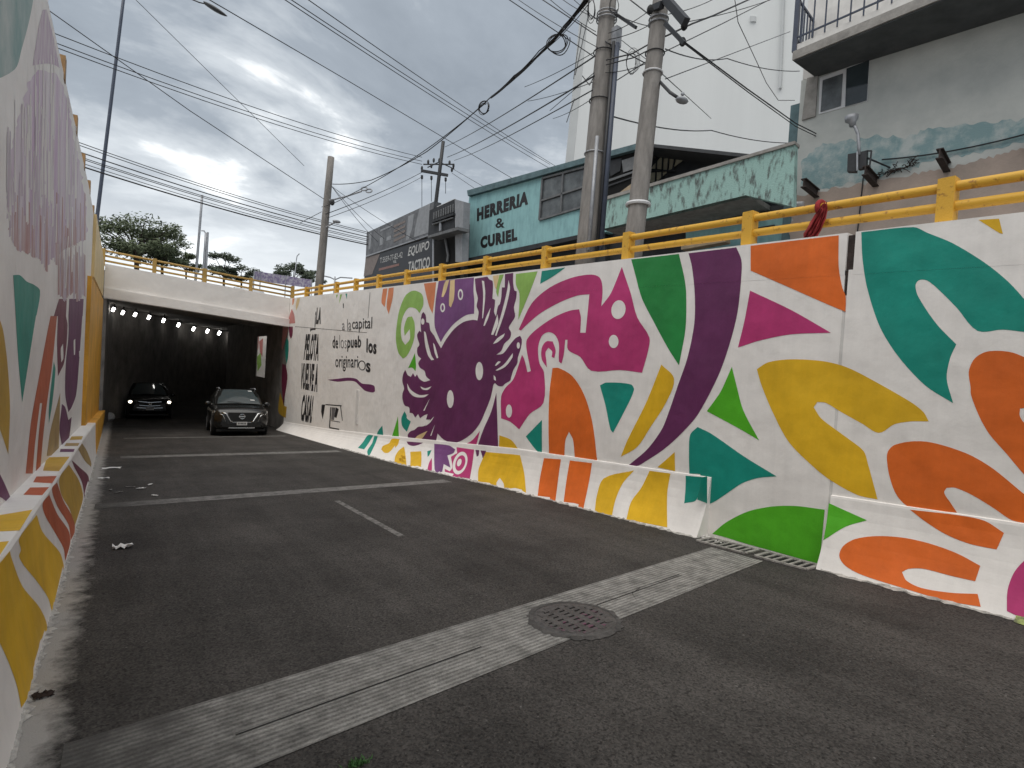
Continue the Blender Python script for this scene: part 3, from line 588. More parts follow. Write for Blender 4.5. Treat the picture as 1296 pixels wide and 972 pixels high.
ru(G, [(525, 672), (600, 610), (720, 550), (850, 523), (980, 520), (1140, 540), (1125, 700), (1112, 838), (900, 778), (700, 723), (600, 692)], 'green', name='painted_petal')
ru(None, px(C, [(410, 650), (460, 620), (560, 607), (700, 615), (800, 640), (903, 690)])+px(E, [(400, 30), (450, 70), (472, 108), (400, 108), (330, 120), (268, 155), (200, 118), (110, 68), (50, 32), (15, 28), (0, 50), (30, 95), (95, 145), (150, 185), (205, 230), (222, 280), (262, 428), (180, 410), (70, 350), (0, 295)])+px(C, [(550, 970), (480, 840), (430, 720)]), 'yellow', name='painted_petal')
ru(D, [(140, 187), (370, 165), (430, 190), (540, 235), (680, 320), (780, 400), (854, 480), (910, 560), (935, 632), (854, 625), (760, 615), (650, 620), (560, 520), (480, 440), (430, 400), (395, 397), (378, 420), (390, 470), (470, 590), (557, 680), (530, 740), (515, 830), (543, 938), (420, 860), (300, 730), (220, 600), (165, 430), (145, 300)], 'teal', name='painted_petal')
ru(D, [(655, 133), (745, 128), (762, 195), (745, 190)], 'yellow')
ru(None, px(D, [(635, 745), (680, 715), (740, 708), (800, 715), (854, 735)])+[(1340, 472), (1390, 530), (1410, 580), (1350, 550), (1310, 517)]+px(E, [(846, 55), (845, 85), (862, 112)])+[(1330, 565), (1390, 620), (1400, 690), (1340, 645)]+px(E, [(862, 325), (790, 240), (720, 160), (680, 90), (645, 0)])+px(D, [(620, 870), (612, 800)]), 'orange', name='painted_petal')
ru(E, [(305, 230), (330, 205), (400, 190), (470, 192), (560, 215), (650, 250), (740, 305), (862, 405), (950, 470), (960, 540), (862, 524), (810, 512), (740, 465), (650, 410), (580, 380), (545, 380), (535, 400), (560, 440), (588, 482), (395, 460), (340, 410), (310, 330), (300, 260)], 'orange', name='painted_petal')
# plinth
rp(E, [(395, 470), (590, 492), (700, 515), (780, 565), (750, 633), (640, 610), (540, 570), (460, 520)], 'orange'); rp(E, [(62, 443), (218, 513), (130, 540), (40, 595)], 'green')
rp(E, [(105, 660), (120, 620), (170, 590), (260, 578), (370, 585), (480, 610), (590, 650), (683, 700), (662, 763), (560, 740), (450, 712), (390, 712), (362, 725), (380, 760), (440, 790), (560, 810), (672, 815), (685, 868), (540, 842), (350, 786), (200, 738), (130, 700)], 'orange', name='painted_petal')
rp(None, px(E, [(862, 680), (820, 730), (795, 800), (792, 885)])+[(1320, 795), (1345, 770), (1335, 720), (1310, 702)], 'magenta')
rp(G, [(380, 354), (470, 362), (440, 485), (372, 505)], 'teal')
rp(F, [(210, 198), (375, 214), (395, 300), (405, 406), (300, 386), (295, 350), (277, 323), (262, 345), (262, 370), (172, 352), (175, 280)], 'yellow', name='painted_petal')
rp(F, [(490, 228), (572, 234), (560, 320), (545, 438), (458, 423), (470, 330)], 'orange'); rp(F, [(615, 239), (722, 252), (710, 330), (680, 473), (583, 457), (598, 340)], 'orange')
rp(F, [(925, 287), (870, 350), (835, 430), (818, 508), (735, 490), (745, 410), (780, 325)], 'yellow'); rp(F, [(1000, 289), (1100, 302), (1085, 400), (1085, 562), (888, 523), (910, 440), (960, 370)], 'yellow')
rp(J, [(322, 594), (440, 607), (495, 640), (480, 670), (430, 690), (455, 790), (400, 760), (385, 850), (365, 820), (345, 845), (325, 800)], 'violet')
rp(J, [(505, 622), (650, 642), (635, 760), (610, 905), (415, 866), (410, 800), (450, 820), (470, 790), (460, 700), (510, 670)], 'magenta')
w_(J, ell(535, 752, 56, 96, tilt=18), s='rp'); decal('rp', px(J, ell(538, 752, 38, 66, tilt=18)), 'magenta', RW, name='painted_detail', off=.0075); decal('rp', px(J, ell(530, 748, 17, 32, tilt=18)), 'white_wall', RW, name='painted_detail', off=.0095)
rp(J, [(660, 643), (692, 646), (685, 690), (670, 700)], 'purple'); rp(J, [(702, 648), (747, 652), (735, 700), (720, 712)], 'purple'); rp(J, [(95, 575), (230, 585), (200, 600), (150, 612), (110, 600)], 'purple')
for p in ([(0, 574), (35, 562), (25, 600), (0, 630)], [(0, 720), (30, 650), (75, 630), (95, 776), (0, 757)], [(125, 660), (215, 655), (215, 811), (125, 786)]): rp(J, p, 'yellow')
rp(J, [(265, 655), (300, 645), (280, 690), (268, 700)], 'teal'); rp(J, [(268, 800), (280, 750), (302, 710), (302, 820), (275, 810)], 'magenta')
rp(N, [(875, 630), (920, 632), (880, 700), (840, 755), (785, 742), (830, 690)], 'teal'); rp(N, [(930, 636), (960, 640), (940, 700), (880, 825), (868, 770), (910, 700)], 'teal')
ru(N, [(1000, 545), (1008, 630), (950, 628), (965, 590)], 'teal'); ru(N, [(1137, 465), (1145, 640), (1085, 638), (1110, 560)], 'green'); ru(N, [(1195, 420), (1215, 460), (1215, 480), (1250, 510), (1215, 600), (1175, 550), (1168, 480)], 'teal')
rp(N, [(1085, 662), (1155, 665), (1120, 710), (1060, 780), (1020, 785), (990, 755), (1005, 725), (1060, 700)], 'yellow'); rp(N, [(1105, 878), (1115, 810), (1150, 760), (1190, 730), (1205, 900)], 'yellow')
# narrow column of paint at the tunnel mouth, stripes by the top edge, squiggle, scrawl
for z, p, c in ((M, [(222, 82), (250, 80), (235, 200), (215, 285)], 'pink'), (M, [(280, 72), (305, 70), (290, 140), (278, 150)], 'coral'), (M, [(335, 70), (372, 60), (350, 150), (322, 215), (318, 150)], 'cream'), (M, [(250, 255), (272, 190), (300, 260), (312, 360), (222, 370)], 'pink'), (M, [(235, 400), (285, 402), (280, 500), (262, 545), (245, 510)], 'maroon'), (M, [(215, 525), (235, 580), (228, 760), (210, 840), (195, 720), (195, 600)], 'teal'),
                (M, [(168, 395), (233, 395), (215, 500), (185, 600), (160, 680), (152, 640)], 'pink'), (N, [(120, 0), (150, 20), (165, 130), (130, 360), (115, 200)], 'maroon'), (N, [(100, 250), (125, 330), (135, 370), (160, 380), (150, 480), (92, 440), (84, 400)], 'mustard'),
                (H, [(640, 113), (665, 110), (650, 215), (632, 190)], 'coral'), (H, [(672, 109), (700, 105), (695, 160), (672, 255), (660, 215)], 'coral'), (H, [(378, 146), (388, 145), (380, 165)], 'lime'), (H, [(400, 145), (412, 143), (395, 195)], 'lime'), (H, [(430, 140), (440, 139), (437, 172)], 'teal'), (M, [(870, 130), (882, 130), (880, 185), (872, 185)], 'black_paint'),
                (N, [(518, 143), (600, 135), (700, 125), (770, 135), (820, 175), (900, 185), (930, 200), (935, 245), (915, 255), (850, 240), (810, 205), (760, 160), (700, 152), (610, 160), (550, 150)], 'purple')): ru(z, p, c)
for p in ([(297, 760), (316, 760), (310, 800), (302, 842), (294, 800)], [(318, 757), (408, 764), (408, 770), (318, 763)], [(345, 775), (351, 775), (344, 886), (338, 885)], [(338, 885), (395, 895), (395, 902), (338, 892)], [(376, 775), (392, 785), (380, 835), (368, 830)], [(400, 770), (405, 770), (415, 850), (411, 850)], [(350, 848), (400, 856), (400, 860), (350, 852)]): ru(H, p, 'black_paint', name='painted_scrawl', smooth=False)
ru(H, [(353, 775), (374, 777), (366, 846), (350, 845)], 'grey_paint', name='painted_scrawl', smooth=False)
MB().box(XW-.030, XW, onX(452, 500, XW).y, onX(460, 500, XW).y+.35, -.25, onX(455, 494, XW).z).out('junction_cover', 'white_old', RW)
def T_(z, s, q, c='black_paint', b=.02): q = px(z, q); return lettering('ru', s, q[0], q[1], q[2], q[3], c, RW, b)
T_(M, '¡LA', [(552, 180), (624, 173), (606, 420), (538, 420)], b=.06); T_(M, 'PELOTA', [(440, 485), (598, 485), (582, 805), (410, 795)], b=.05); T_(H, 'VUELVE A', [(186, 528), (281, 533), (272, 692), (176, 672)], b=.05); T_(N, 'CASA!', [(300, 270), (398, 280), (376, 527), (280, 505)], b=.05)
ru(M, [(485, 425), (552, 420), (550, 440), (505, 445), (490, 462)], 'black_paint', name='lettering')
T_(M, 'a la', [(862, 322), (968, 305), (968, 448), (862, 445)], 'grey_paint', .0); T_(M, 'capital', [(980, 305), (1217, 287), (1212, 468), (978, 470)], b=.01)
T_(M, 'de', [(750, 505), (815, 518), (815, 660), (750, 655)], b=.02); T_(M, 'los', [(830, 500), (915, 515), (915, 658), (832, 655)], 'grey_paint', -.01); T_(M, 'pueb', [(925, 515), (1086, 505), (1084, 690), (922, 695)], b=.03); T_(M, 'los', [(1148, 540), (1268, 555), (1264, 730), (1146, 705)], b=.04)
T_(M, 'originari', [(783, 742), (1050, 745), (1050, 930), (783, 925)], b=.01); T_(M, 'o', [(1050, 795), (1140, 800), (1138, 925), (1050, 905)], b=-.02); T_(M, 's', [(1142, 820), (1196, 830), (1194, 945), (1140, 930)], b=.03)
# seam line and hairline joints of the panels near the lettering
for z, p in ((M, [(310, 398), (1150, 470), (1150, 476), (310, 404)]), (M, [(1186, 0), (1192, 0), (1168, 300), (1163, 300)])): ru(z, p, 'grey_paint', name='panel_joint', smooth=False)

# ------------------------------------------------------------------ mural on the left wall
L1 = (0, 0, 4.862); L2 = (0, 200, 4.857); L3 = (0, 400, 4.857); L4 = (0, 486, 4); L5 = (0, 700, 3.574)
def lu(z, pts, c, **k): return decal('lu', px(z, pts) if z else pts, c, LW, **k)
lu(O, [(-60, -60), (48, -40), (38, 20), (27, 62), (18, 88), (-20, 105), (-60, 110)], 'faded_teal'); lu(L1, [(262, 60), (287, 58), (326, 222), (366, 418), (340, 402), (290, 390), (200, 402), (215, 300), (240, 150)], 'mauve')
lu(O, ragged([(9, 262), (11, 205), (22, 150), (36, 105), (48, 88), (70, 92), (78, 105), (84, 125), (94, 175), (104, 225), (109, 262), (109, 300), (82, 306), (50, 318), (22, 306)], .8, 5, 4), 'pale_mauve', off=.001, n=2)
# mauve paint and soft glare on the wall, both coloured in as vertical streaks
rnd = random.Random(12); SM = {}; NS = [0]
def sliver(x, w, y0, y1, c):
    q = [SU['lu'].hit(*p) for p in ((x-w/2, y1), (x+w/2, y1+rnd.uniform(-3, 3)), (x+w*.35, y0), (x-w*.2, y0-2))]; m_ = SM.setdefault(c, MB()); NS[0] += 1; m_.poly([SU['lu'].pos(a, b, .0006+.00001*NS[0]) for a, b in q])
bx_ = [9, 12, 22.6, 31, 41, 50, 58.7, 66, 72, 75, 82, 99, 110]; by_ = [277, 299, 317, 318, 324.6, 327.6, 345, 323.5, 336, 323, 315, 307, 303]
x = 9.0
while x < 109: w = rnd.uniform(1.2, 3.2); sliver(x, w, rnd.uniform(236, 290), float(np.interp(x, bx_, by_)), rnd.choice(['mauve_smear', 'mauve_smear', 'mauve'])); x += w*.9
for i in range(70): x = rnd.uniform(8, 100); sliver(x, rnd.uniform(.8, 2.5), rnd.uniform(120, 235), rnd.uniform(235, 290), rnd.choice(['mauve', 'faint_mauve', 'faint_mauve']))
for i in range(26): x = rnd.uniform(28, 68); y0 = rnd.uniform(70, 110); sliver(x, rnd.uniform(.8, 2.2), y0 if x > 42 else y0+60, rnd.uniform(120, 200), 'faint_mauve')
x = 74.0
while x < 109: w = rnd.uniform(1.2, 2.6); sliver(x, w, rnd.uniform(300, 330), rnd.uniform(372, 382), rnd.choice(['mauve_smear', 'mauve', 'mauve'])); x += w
for c, m_ in SM.items(): m_.out('painted_glare_smear', c, LW)
lu(None, px(L2, [(80, 720), (120, 720), (165, 760), (210, 780), (245, 815), (225, 960)])+px(L3, [(220, 0), (180, 250), (135, 530), (110, 250), (95, 0)]), 'teal', name='painted_petal')
lu(L3, [(-60, -120), (0, 30), (20, 100), (45, 300), (60, 560), (50, 850), (0, 700), (-60, 560)], 'mustard'); lu(L4, [(-40, 400), (0, 460), (40, 545), (65, 610), (40, 600), (0, 572), (-40, 560)], 'purple')
lu(L3, [(310, 0), (350, 0), (320, 300), (285, 560), (262, 765), (245, 968), (218, 968), (238, 720), (258, 535), (245, 535), (215, 780), (200, 968), (157, 968), (190, 650), (240, 370), (280, 150)], 'rust_orange', name='painted_petal')
lu(L3, [(330, 280), (340, 330), (320, 540), (300, 660), (300, 560)], 'teal'); lu(L3, [(370, 470), (360, 855), (287, 860), (310, 700)], 'brown_yellow'); lu(L3, [(355, 0), (405, 0), (415, 60), (395, 280), (355, 370), (350, 150)], 'maroon')
lu(L2, [(330, 972), (362, 866), (410, 866), (405, 972)], 'maroon'); lu(L2, [(420, 972), (425, 866), (514, 866), (508, 972)], 'purple')
lu(L3, [(420, 0), (506, 0), (488, 250), (468, 480), (440, 560), (420, 590), (400, 480), (405, 280), (420, 120)], 'purple'); lu(L3, [(380, 540), (400, 560), (420, 640), (440, 620), (420, 760), (380, 800), (365, 700)], 'purple')
for p in ([(372, 200), (386, 170), (388, 260), (376, 285)], [(452, 150), (462, 140), (460, 235), (453, 240)], [(485, 215), (496, 210), (494, 250), (486, 250)]): decal('lu', px(L3, p), 'white_wall', LW, name='painted_detail', off=.0055)
for p in ([(440, 300), (447, 300), (444, 700), (437, 700)], [(415, 480), (421, 480), (405, 800), (399, 800)], [(345, 280), (350, 280), (345, 520), (338, 520)]): decal('lu', px(L2, p), 'white_wall', LW, name='painted_drip', off=.0065)
def lp(z, pts, c, **k): return decal('lp', px(z, pts) if z else pts, c, LW, **k)
lp(None, px(L4, [(95, 785), (185, 662), (215, 750), (300, 850), (320, 910), (322, 950)])+px(L5, [(283, 60), (235, 268), (215, 200), (160, 120), (110, 60), (85, 15)])+px(L4, [(105, 840)]), 'yellow', name='painted_stripe')
lp(None, px(L4, [(48, 845), (0, 905), (-30, 940)])+px(L5, [(-30, 340), (0, 410), (40, 500), (75, 600), (95, 700), (130, 640), (212, 345), (180, 250), (100, 150), (50, 20)]), 'yellow', name='painted_stripe')
lp(L4, [(215, 605), (248, 560), (290, 660), (345, 740), (355, 800), (330, 895), (320, 830), (270, 740), (225, 660)], 'rust_orange', name='painted_stripe'); lp(L4, [(262, 530), (288, 498), (320, 590), (370, 680), (378, 745), (358, 790), (345, 710), (290, 620)], 'rust_orange', name='painted_stripe')
lp(L4, [(300, 478), (348, 408), (400, 490), (420, 570), (400, 650), (378, 715), (350, 630), (310, 560)], 'mustard', name='painted_stripe'); lp(L4, [(362, 385), (400, 420), (448, 470), (440, 560), (427, 580), (415, 500), (375, 420)], 'maroon', name='painted_stripe')
lp(L4, [(395, 330), (415, 300), (440, 340), (462, 400), (460, 420), (430, 390)], 'brown_yellow', name='painted_stripe')
def ll(z, pts, c): return decal('ll', px(z, pts), c, LW, name='painted_stripe', smooth=False)
ll(L4, [(-40, 686), (0, 680), (163, 652), (98, 760), (0, 765), (-40, 770)], 'yellow'); ll(L4, [(-40, 825), (0, 820), (45, 815), (0, 885), (-40, 920)], 'yellow'); ll(L4, [(117, 575), (152, 537), (248, 535), (213, 577)], 'rust_orange'); ll(L4, [(167, 510), (184, 480), (287, 477), (263, 515)], 'rust_orange')
ll(L4, [(217, 450), (237, 380), (352, 377), (298, 452)], 'mustard'); ll(L4, [(302, 353), (306, 337), (378, 337), (372, 352)], 'purple'); ll(L4, [(325, 322), (335, 306), (402, 306), (394, 321)], 'brown_yellow'); ll(L4, [(352, 290), (362, 272), (420, 270), (412, 288)], 'mustard')
# the pattern carries on along the wall behind the photographer's right
def direct(sf, pts, c, name='painted_petal'):
    V, F = lay(to_bm([smooth_poly(pts)]), SU[sf], .003); build(name, V, F, c, RW)
def petal(y, z, ang, L, w, c, sf='ru'):
    a = math.radians(ang); P = [(0, 0), (L*.3, w*.8), (L*.65, w), (L*.9, w*.6), (L, 0), (L*.9, -w*.6), (L*.65, -w), (L*.3, -w*.8), (.0, -.06), (L*.25, -.05), (L*.55, -.10), (L*.66, 0), (L*.55, .10), (L*.25, .05)]
    direct(sf, [(y+p[0]*math.cos(a)-p[1]*math.sin(a), z+p[0]*math.sin(a)+p[1]*math.cos(a)) for p in P], c)
for y, z, an, L, w, c in ((-.35, 1.5, 105, 1.35, .30, 'yellow'), (-.9, 1.35, 150, 1.5, .32, 'magenta'), (-1.0, 1.0, 195, 1.4, .20, 'teal'), (-3.2, 1.2, 70, 1.5, .33, 'purple'), (-3.4, 1.2, 120, 1.5, .33, 'orange'), (-3.6, 1.0, 165, 1.3, .25, 'green'), (-5.6, 1.4, 60, 1.4, .3, 'teal'), (-6.0, 1.3, 115, 1.4, .3, 'yellow')): petal(y, z, an, L, w, c)
for y, c in ((-.6, 'teal'), (-1.7, 'yellow'), (-2.8, 'orange'), (-4.0, 'green'), (-5.2, 'magenta')): direct('rp', [(y, .02), (y+.55, .02), (y+.45, .5), (y+.28, .92), (y+.10, .5)], c, 'painted_stripe')

# ================================================================== guardrails
def railing(name, label, pts_posts, rails, post_h, mt, w=.13, r=.045):
    T = thing(name, label, 'railing', pts_posts[0])
    for p in pts_posts:
        p = Vector(p); MB().box(p.x-w/2, p.x+w/2, p.y-w/2, p.y+w/2, p.z-.06, p.z+post_h).out('post', mt, T)
    for (path, dz) in rails: MB().tube([Vector(p)+Vector((0, 0, dz)) for p in path], r, 10).out('rail', mt, T, smooth=True)
    return T
PY = [1.88+1.925*k for k in range(-4, 13)]
railing('guardrail', 'yellow two-rail metal guardrail along the top of the axolotl wall', [(6.02, y, ontop(y)) for y in PY if y < 24.8],
        [([(6.02, y, ontop(y)) for y in (-6, -2, 0, 2, 5, 8, 12, 16, 20, 24.9)], d) for d in (.17, .345)], .42, 'rail_yellow')
bx = [onY(x, y, 25.15).x for x, y in ((131, 312), (195.6, 335), (259, 347), (317.5, 360), (370, 372))]
railing('guardrail', 'pale yellow three-rail guardrail across the beam over the tunnel mouth', [(x, 25.15, zt_(x)) for x in bx], [([(x, 25.15, zt_(x)) for x in (bx[0], bx[2], bx[4])], d) for d in (.13, .31, .49)], .56, 'rail_pale', .13, .04)
LY = [8.2+2.12*k for k in range(-5, 9)]
railing('guardrail', 'orange guardrail posts jutting above the smeared mauve wall', [(-.685, y, LTOP(y)) for y in LY if y < 25], [([(-.84, y, LTOP(y)) for y in (-5, 0, 6.4, 14.5, 17, 24.9)], d) for d in (.08,)], .20, 'rail_brown', .15)
# red cloth knotted round the rail
T = thing('red_cloth', 'red rag tied and hanging over the yellow rail', 'cloth', onX(1036, 290, 5.99))
rnd = random.Random(2)
for cp, wd, x0 in (([(1044, 256), (1042, 264), (1040, 273), (1036, 283), (1033, 290), (1029, 297), (1027, 304)], [4, 6, 7, 7, 8, 7, 5], 5.95), ([(1041, 262), (1036, 272), (1031, 281), (1027, 290), (1023, 296), (1020, 302)], [4, 5, 6, 6, 7, 3], 5.93)):
    rows = []
    for i, (c, w) in enumerate(zip(cp, wd)): rows.append([onX(c[0]+w*(j/8-.5)*1.6+rnd.uniform(-.6, .6), c[1]+rnd.uniform(-1.2, 1.2)+(j % 3), x0+.035*math.sin(j*1.9+i*.7)+rnd.uniform(-.01, .01)) for j in range(9)])
    o = MB().grid(rows).out('rag', 'red_cloth', T, smooth=True); q = o.modifiers.new('th', 'SOLIDIFY'); q.thickness = .006
m = MB(); yq = onX(1040, 268, 6.0).y; m.tube([(6.02+.062*math.cos(a), yq+.03*math.sin(a*.5), ontop(yq)+.345+.062*math.sin(a)) for a in [2*math.pi*i/12 for i in range(13)]], .028, 8); m.out('knot', 'red_cloth', T, smooth=True)

# ================================================================== buildings across the side street
def fprism(name, pts, d, depth, mt, parent, zone=O, **k):
    q = [fhit(*p, d) for p in px(zone, pts)]; return MB().prism([fpos(s, z, d) for s, z in q], FN*-depth).out(name, mt, parent, **k)
def fbar(name, a, b, d, w, mt, parent, zone=O, h=None):
    a, b = [fpos(*fhit(*p, d), d) for p in px(zone, [a, b])]; return MB().bar(a, b, w, h or w, FN).out(name, mt, parent)
Q = (560, 180, 4.985); ZP = (700, 0, 3.239); P3 = (990, 0, 6.48); P4 = (980, 0, 3.24)
WS = thing('workshop_building', 'faded turquoise ironwork shop with black hand-painted lettering and sagging gable shed', 'building', fpos(6, 3.4))
fprism('front_wall', [(594, 247), (768, 196), (768, 293), (586, 329)], 0, .35, 'teal_plaster', WS)
fprism('roof_trim', [(591, 241), (741, 199), (808, 181), (808, 188), (741, 206), (592, 248)], .16, .7, 'teal_trim', WS)
s0, _ = fhit(588, 300); sE, _ = fhit(1008, 200)
MB().hexa([fpos(s0-.02, 2.9, -.36), fpos(s0-.02, 2.9, -7), fpos(s0-.3, 2.9, -7), fpos(s0-.3, 2.9, -.36), fpos(s0-.02, fhit(592, 250)[1], -.36), fpos(s0-.02, fhit(592, 250)[1], -7), fpos(s0-.3, fhit(592, 250)[1], -7), fpos(s0-.3, fhit(592, 250)[1], -.36)]).out('side_wall', 'teal_trim', WS)
wf = fprism('window', [(632, 228), (905, 155), (884, 408), (612, 490)], .012, .03, 'shop_dark', WS, Q)
for p in ([(642, 240), (757, 208), (745, 333), (632, 365)], [(768, 206), (893, 172), (880, 280), (758, 318)], [(632, 375), (744, 343), (738, 448), (622, 482)], [(757, 328), (880, 290), (876, 400), (750, 442)]): fprism('pane', p, .018, .01, 'glass_dusty', wf, Q)
for a, b in (((632, 228), (612, 490)), ((762, 200), (747, 448)), ((632, 228), (905, 155)), ((622, 370), (884, 284)), ((612, 490), (884, 408))): fbar('frame', a, b, .045, .07, 'shop_grey', wf, Q)
for s, q, b in (('HERRERIA', [(218, 418), (547, 303), (541, 392), (218, 500)], .07), ('&', [(335, 480), (393, 478), (393, 540), (335, 542)], .02), ('CURIEL', [(240, 597), (472, 540), (473, 620), (240, 674)], .07)):
    q = px(Q, q); lettering(fsurf(0), s, *q, 'black_paint', WS, b, .006)
# broken window and clutter beside the pole
fprism('broken_window', [(766, 197), (806, 186), (803, 246), (766, 258)], -.02, .04, 'pit_black', WS)
for p, mt in (([(1050, 118), (1130, 100), (1120, 180), (1060, 215)], 'shop_dark'), ([(1130, 115), (1225, 85), (1215, 165), (1140, 190)], 'shop_grey'), ([(1045, 235), (1205, 180), (1205, 192), (1045, 250)], 'shop_grey'), ([(1045, 270), (1205, 215), (1205, 222), (1045, 280)], 'dark_metal'), ([(1080, 345), (1200, 255), (1200, 330), (1090, 350)], 'cardboard')): fprism('broken_pane', p, .03, .02, mt, WS, Q)
# gable shed behind the terrace
def roofpl(a, b, d0, d1, mt, name, th=.10):
    A0, B0 = fpos(*fhit(*a, d0), d0), fpos(*fhit(*b, d0), d0); MB().prism([A0, B0, B0+FN*(d1-d0), A0+FN*(d1-d0)], (0, 0, th)).out(name, mt, WS)
roofpl((741, 204), (807, 185), -.3, -7, 'roof_sheet', 'shed_roof'); roofpl((806, 184), (1006, 206), -.3, -7, 'roof_sheet', 'shed_roof')
fprism('shed_wall', [(766, 197), (806, 187), (1006, 210), (1006, 262), (766, 292)], -1.6, .2, 'shop_dark', WS)
for p in ([(400, 690), (445, 640), (540, 650), (478, 697)], [(395, 745), (400, 708), (470, 703), (420, 747)]):
    sk = fprism('skylight', p, -1.5, .03, 'skylight', WS, ZP)
for a, b in (((425, 640), (420, 745)), ((450, 640), (445, 745)), ((475, 640), (468, 720)), ((500, 645), (490, 700)), ((400, 700), (500, 700))): fbar('skylight_bar', a, b, -1.45, .04, 'shop_dark', WS, ZP)
fbar('shed_post', (768, 190), (766, 260), -.3, .10, 'frame_white', WS)
# terrace parapet over the shopfront
PD = 1.1
fprism('parapet', [(762, 254), (1006, 182), (1004, 262), (944, 247), (762, 290)], PD, .2, 'teal_grime', WS)
fprism('parapet_cap', [(762, 250), (1006, 178), (1006, 182), (762, 254)], PD+.05, .32, 'concrete', WS)
a = fhit(762, 290, PD); b = fhit(944, 247, PD); c = fhit(1004, 258, PD)
MB().hexa([fpos(a[0], a[1], PD-.01), fpos(b[0], b[1], PD-.01), fpos(b[0], b[1], -1.5), fpos(a[0], a[1], -1.5), fpos(a[0], a[1]+.12, PD-.01), fpos(b[0], b[1]+.12, PD-.01), fpos(b[0], b[1]+.12, -1.5), fpos(a[0], a[1]+.12, -1.5)]).out('terrace_slab', 'concrete', WS)
fprism('shopfront', [(586, 331), (766, 294), (766, 350), (584, 370)], -.15, .2, 'shop_dark', WS)
fprism('shopfront', [(766, 296), (1006, 256), (1006, 330), (766, 350)], -.4, .2, 'shop_dark', WS)
fprism('lower_wall', [(868, 288), (1006, 262), (1006, 318), (868, 330)], -.3, .08, 'teal_plaster', WS)
fprism('sign_board', [(958, 288), (980, 284), (980, 291), (958, 295)], -.15, .04, 'dark_metal', WS)
fprism('canopy', [(586, 328), (742, 295), (742, 300), (586, 335)], .55, .6, 'shop_dark', WS)
fprism('merchandise', [(862, 306), (918, 296), (918, 306), (862, 316)], .5, .3, 'cardboard', WS)
# big blank white block behind
TW = thing('tower_block', 'tall blank white building wall rising behind the turquoise shop', 'building', fpos(10, 3, -18))
fprism('wall', [(742, -60), (712, 240), (1040, 230), (1040, -60)], -18, 9, 'tower_white', TW)
fprism('edge_shading', [(742, -60), (712, 240), (722, 240), (752, -60)], -17.98, .1, 'tower_shade', TW)  # shading of the block's side painted as a grey strip
for a, b in (((745, 18), (728, 95)), ((727, 125), (717, 155)), ((736, 30), (726, 100))): fbar('crack', a, b, -17.97, .05, 'shop_grey', TW)
fbar('drain_pipe', (992, -20), (987, 112), -17.9, .14, 'tower_shade', TW); fprism('vent', [(949, 20), (956, 20), (956, 27), (949, 27)], -17.9, .1, 'tower_shade', TW)
# ------------------------------------------------------------------ grey house
HS = thing('house', 'weathered grey house with balcony, stained plaster and rusty steel beam stubs', 'house', fpos(-4, 3))
sh, _ = fhit(1008, 190)
def fbox(s0_, s1_, z0, z1, d0, d1): return MB().hexa([fpos(s0_, z0, d0), fpos(s1_, z0, d0), fpos(s1_, z0, d1), fpos(s0_, z0, d1), fpos(s0_, z1, d0), fpos(s1_, z1, d0), fpos(s1_, z1, d1), fpos(s0_, z1, d1)])
zs = fhit(1024, 99)[1]                              # underside of the balcony slab
fbox(sh-16, sh, 2.9, zs, -6, 0).out('front_wall', 'house_grey', HS)
fbox(sh-16, sh-.02, zs+.02, zs+3.2, -6, -.02).out('upper_wall', 'white_old', HS)
BD = 1.05; sb = fhit(1003, 70, BD)[0]; zf = zs
def bd(s_): return BD+.13*(sb-s_)                  # the balcony widens along the street
def flbar(s0_, s1_, z0, z1, i0, i1):               # strip along the balcony's slanting edge, i = inset from it
    return MB().hexa([fpos(s0_, z0, bd(s0_)-i0), fpos(s1_, z0, bd(s1_)-i0), fpos(s1_, z0, bd(s1_)-i1), fpos(s0_, z0, bd(s0_)-i1), fpos(s0_, z1, bd(s0_)-i0), fpos(s1_, z1, bd(s1_)-i0), fpos(s1_, z1, bd(s1_)-i1), fpos(s0_, z1, bd(s0_)-i1)])
s9 = sh-10
MB().hexa([fpos(s9, zf, bd(s9)), fpos(sb, zf, BD), fpos(sh-.3, zf, -.005), fpos(s9, zf, -.005), fpos(s9, zf+.2, bd(s9)), fpos(sb, zf+.2, BD), fpos(sh-.3, zf+.2, -.005), fpos(s9, zf+.2, -.005)]).out('balcony_slab', 'concrete', HS)
MB().hexa([fpos(s9, zf-.03, bd(s9)-.04), fpos(sb-.03, zf-.03, BD-.04), fpos(sh-.33, zf-.03, -.003), fpos(s9, zf-.03, -.003), fpos(s9, zf-.003, bd(s9)-.04), fpos(sb-.03, zf-.003, BD-.04), fpos(sh-.33, zf-.003, -.003), fpos(s9, zf-.003, -.003)]).out('balcony_shade_sheet', 'soffit_shade', HS)  # thin added sheet, coloured dark for the shade under the slab
flbar(s9, sb-.05, zf+.203, zf+.36, .05, .15).out('balcony_kerb', 'white_old', HS)
bal = flbar(s9, sb+.02, zf+.50, zf+.535, .03, .06).out('balcony_railing', 'blue_grey_metal', HS)
flbar(s9, sb+.02, zf+1.38, zf+1.43, .02, .07).out('rail', 'blue_grey_metal', bal)
for k in range(36): q = sb-.16-.26*k; flbar(q-.014, q+.014, zf+.36, zf+1.38, .03, .058).out('baluster', 'blue_grey_metal', bal)
fbox(sb-.07, sb+.03, zf+.2, zf+1.5, BD-.01, BD-.11).out('corner_post', 'blue_grey_metal', bal)
for k in range(5): d_ = BD-.28-.19*k; fbox(sb-.05, sb-.02, zf+.2, zf+1.38, d_, d_-.028).out('baluster', 'blue_grey_metal', bal)
fbox(sb-.055, sb-.015, zf+1.38, zf+1.43, BD-.1, 0).out('rail', 'blue_grey_metal', bal); fbox(sb-.055, sb-.015, zf+.50, zf+.54, BD-.1, 0).out('rail', 'blue_grey_metal', bal)
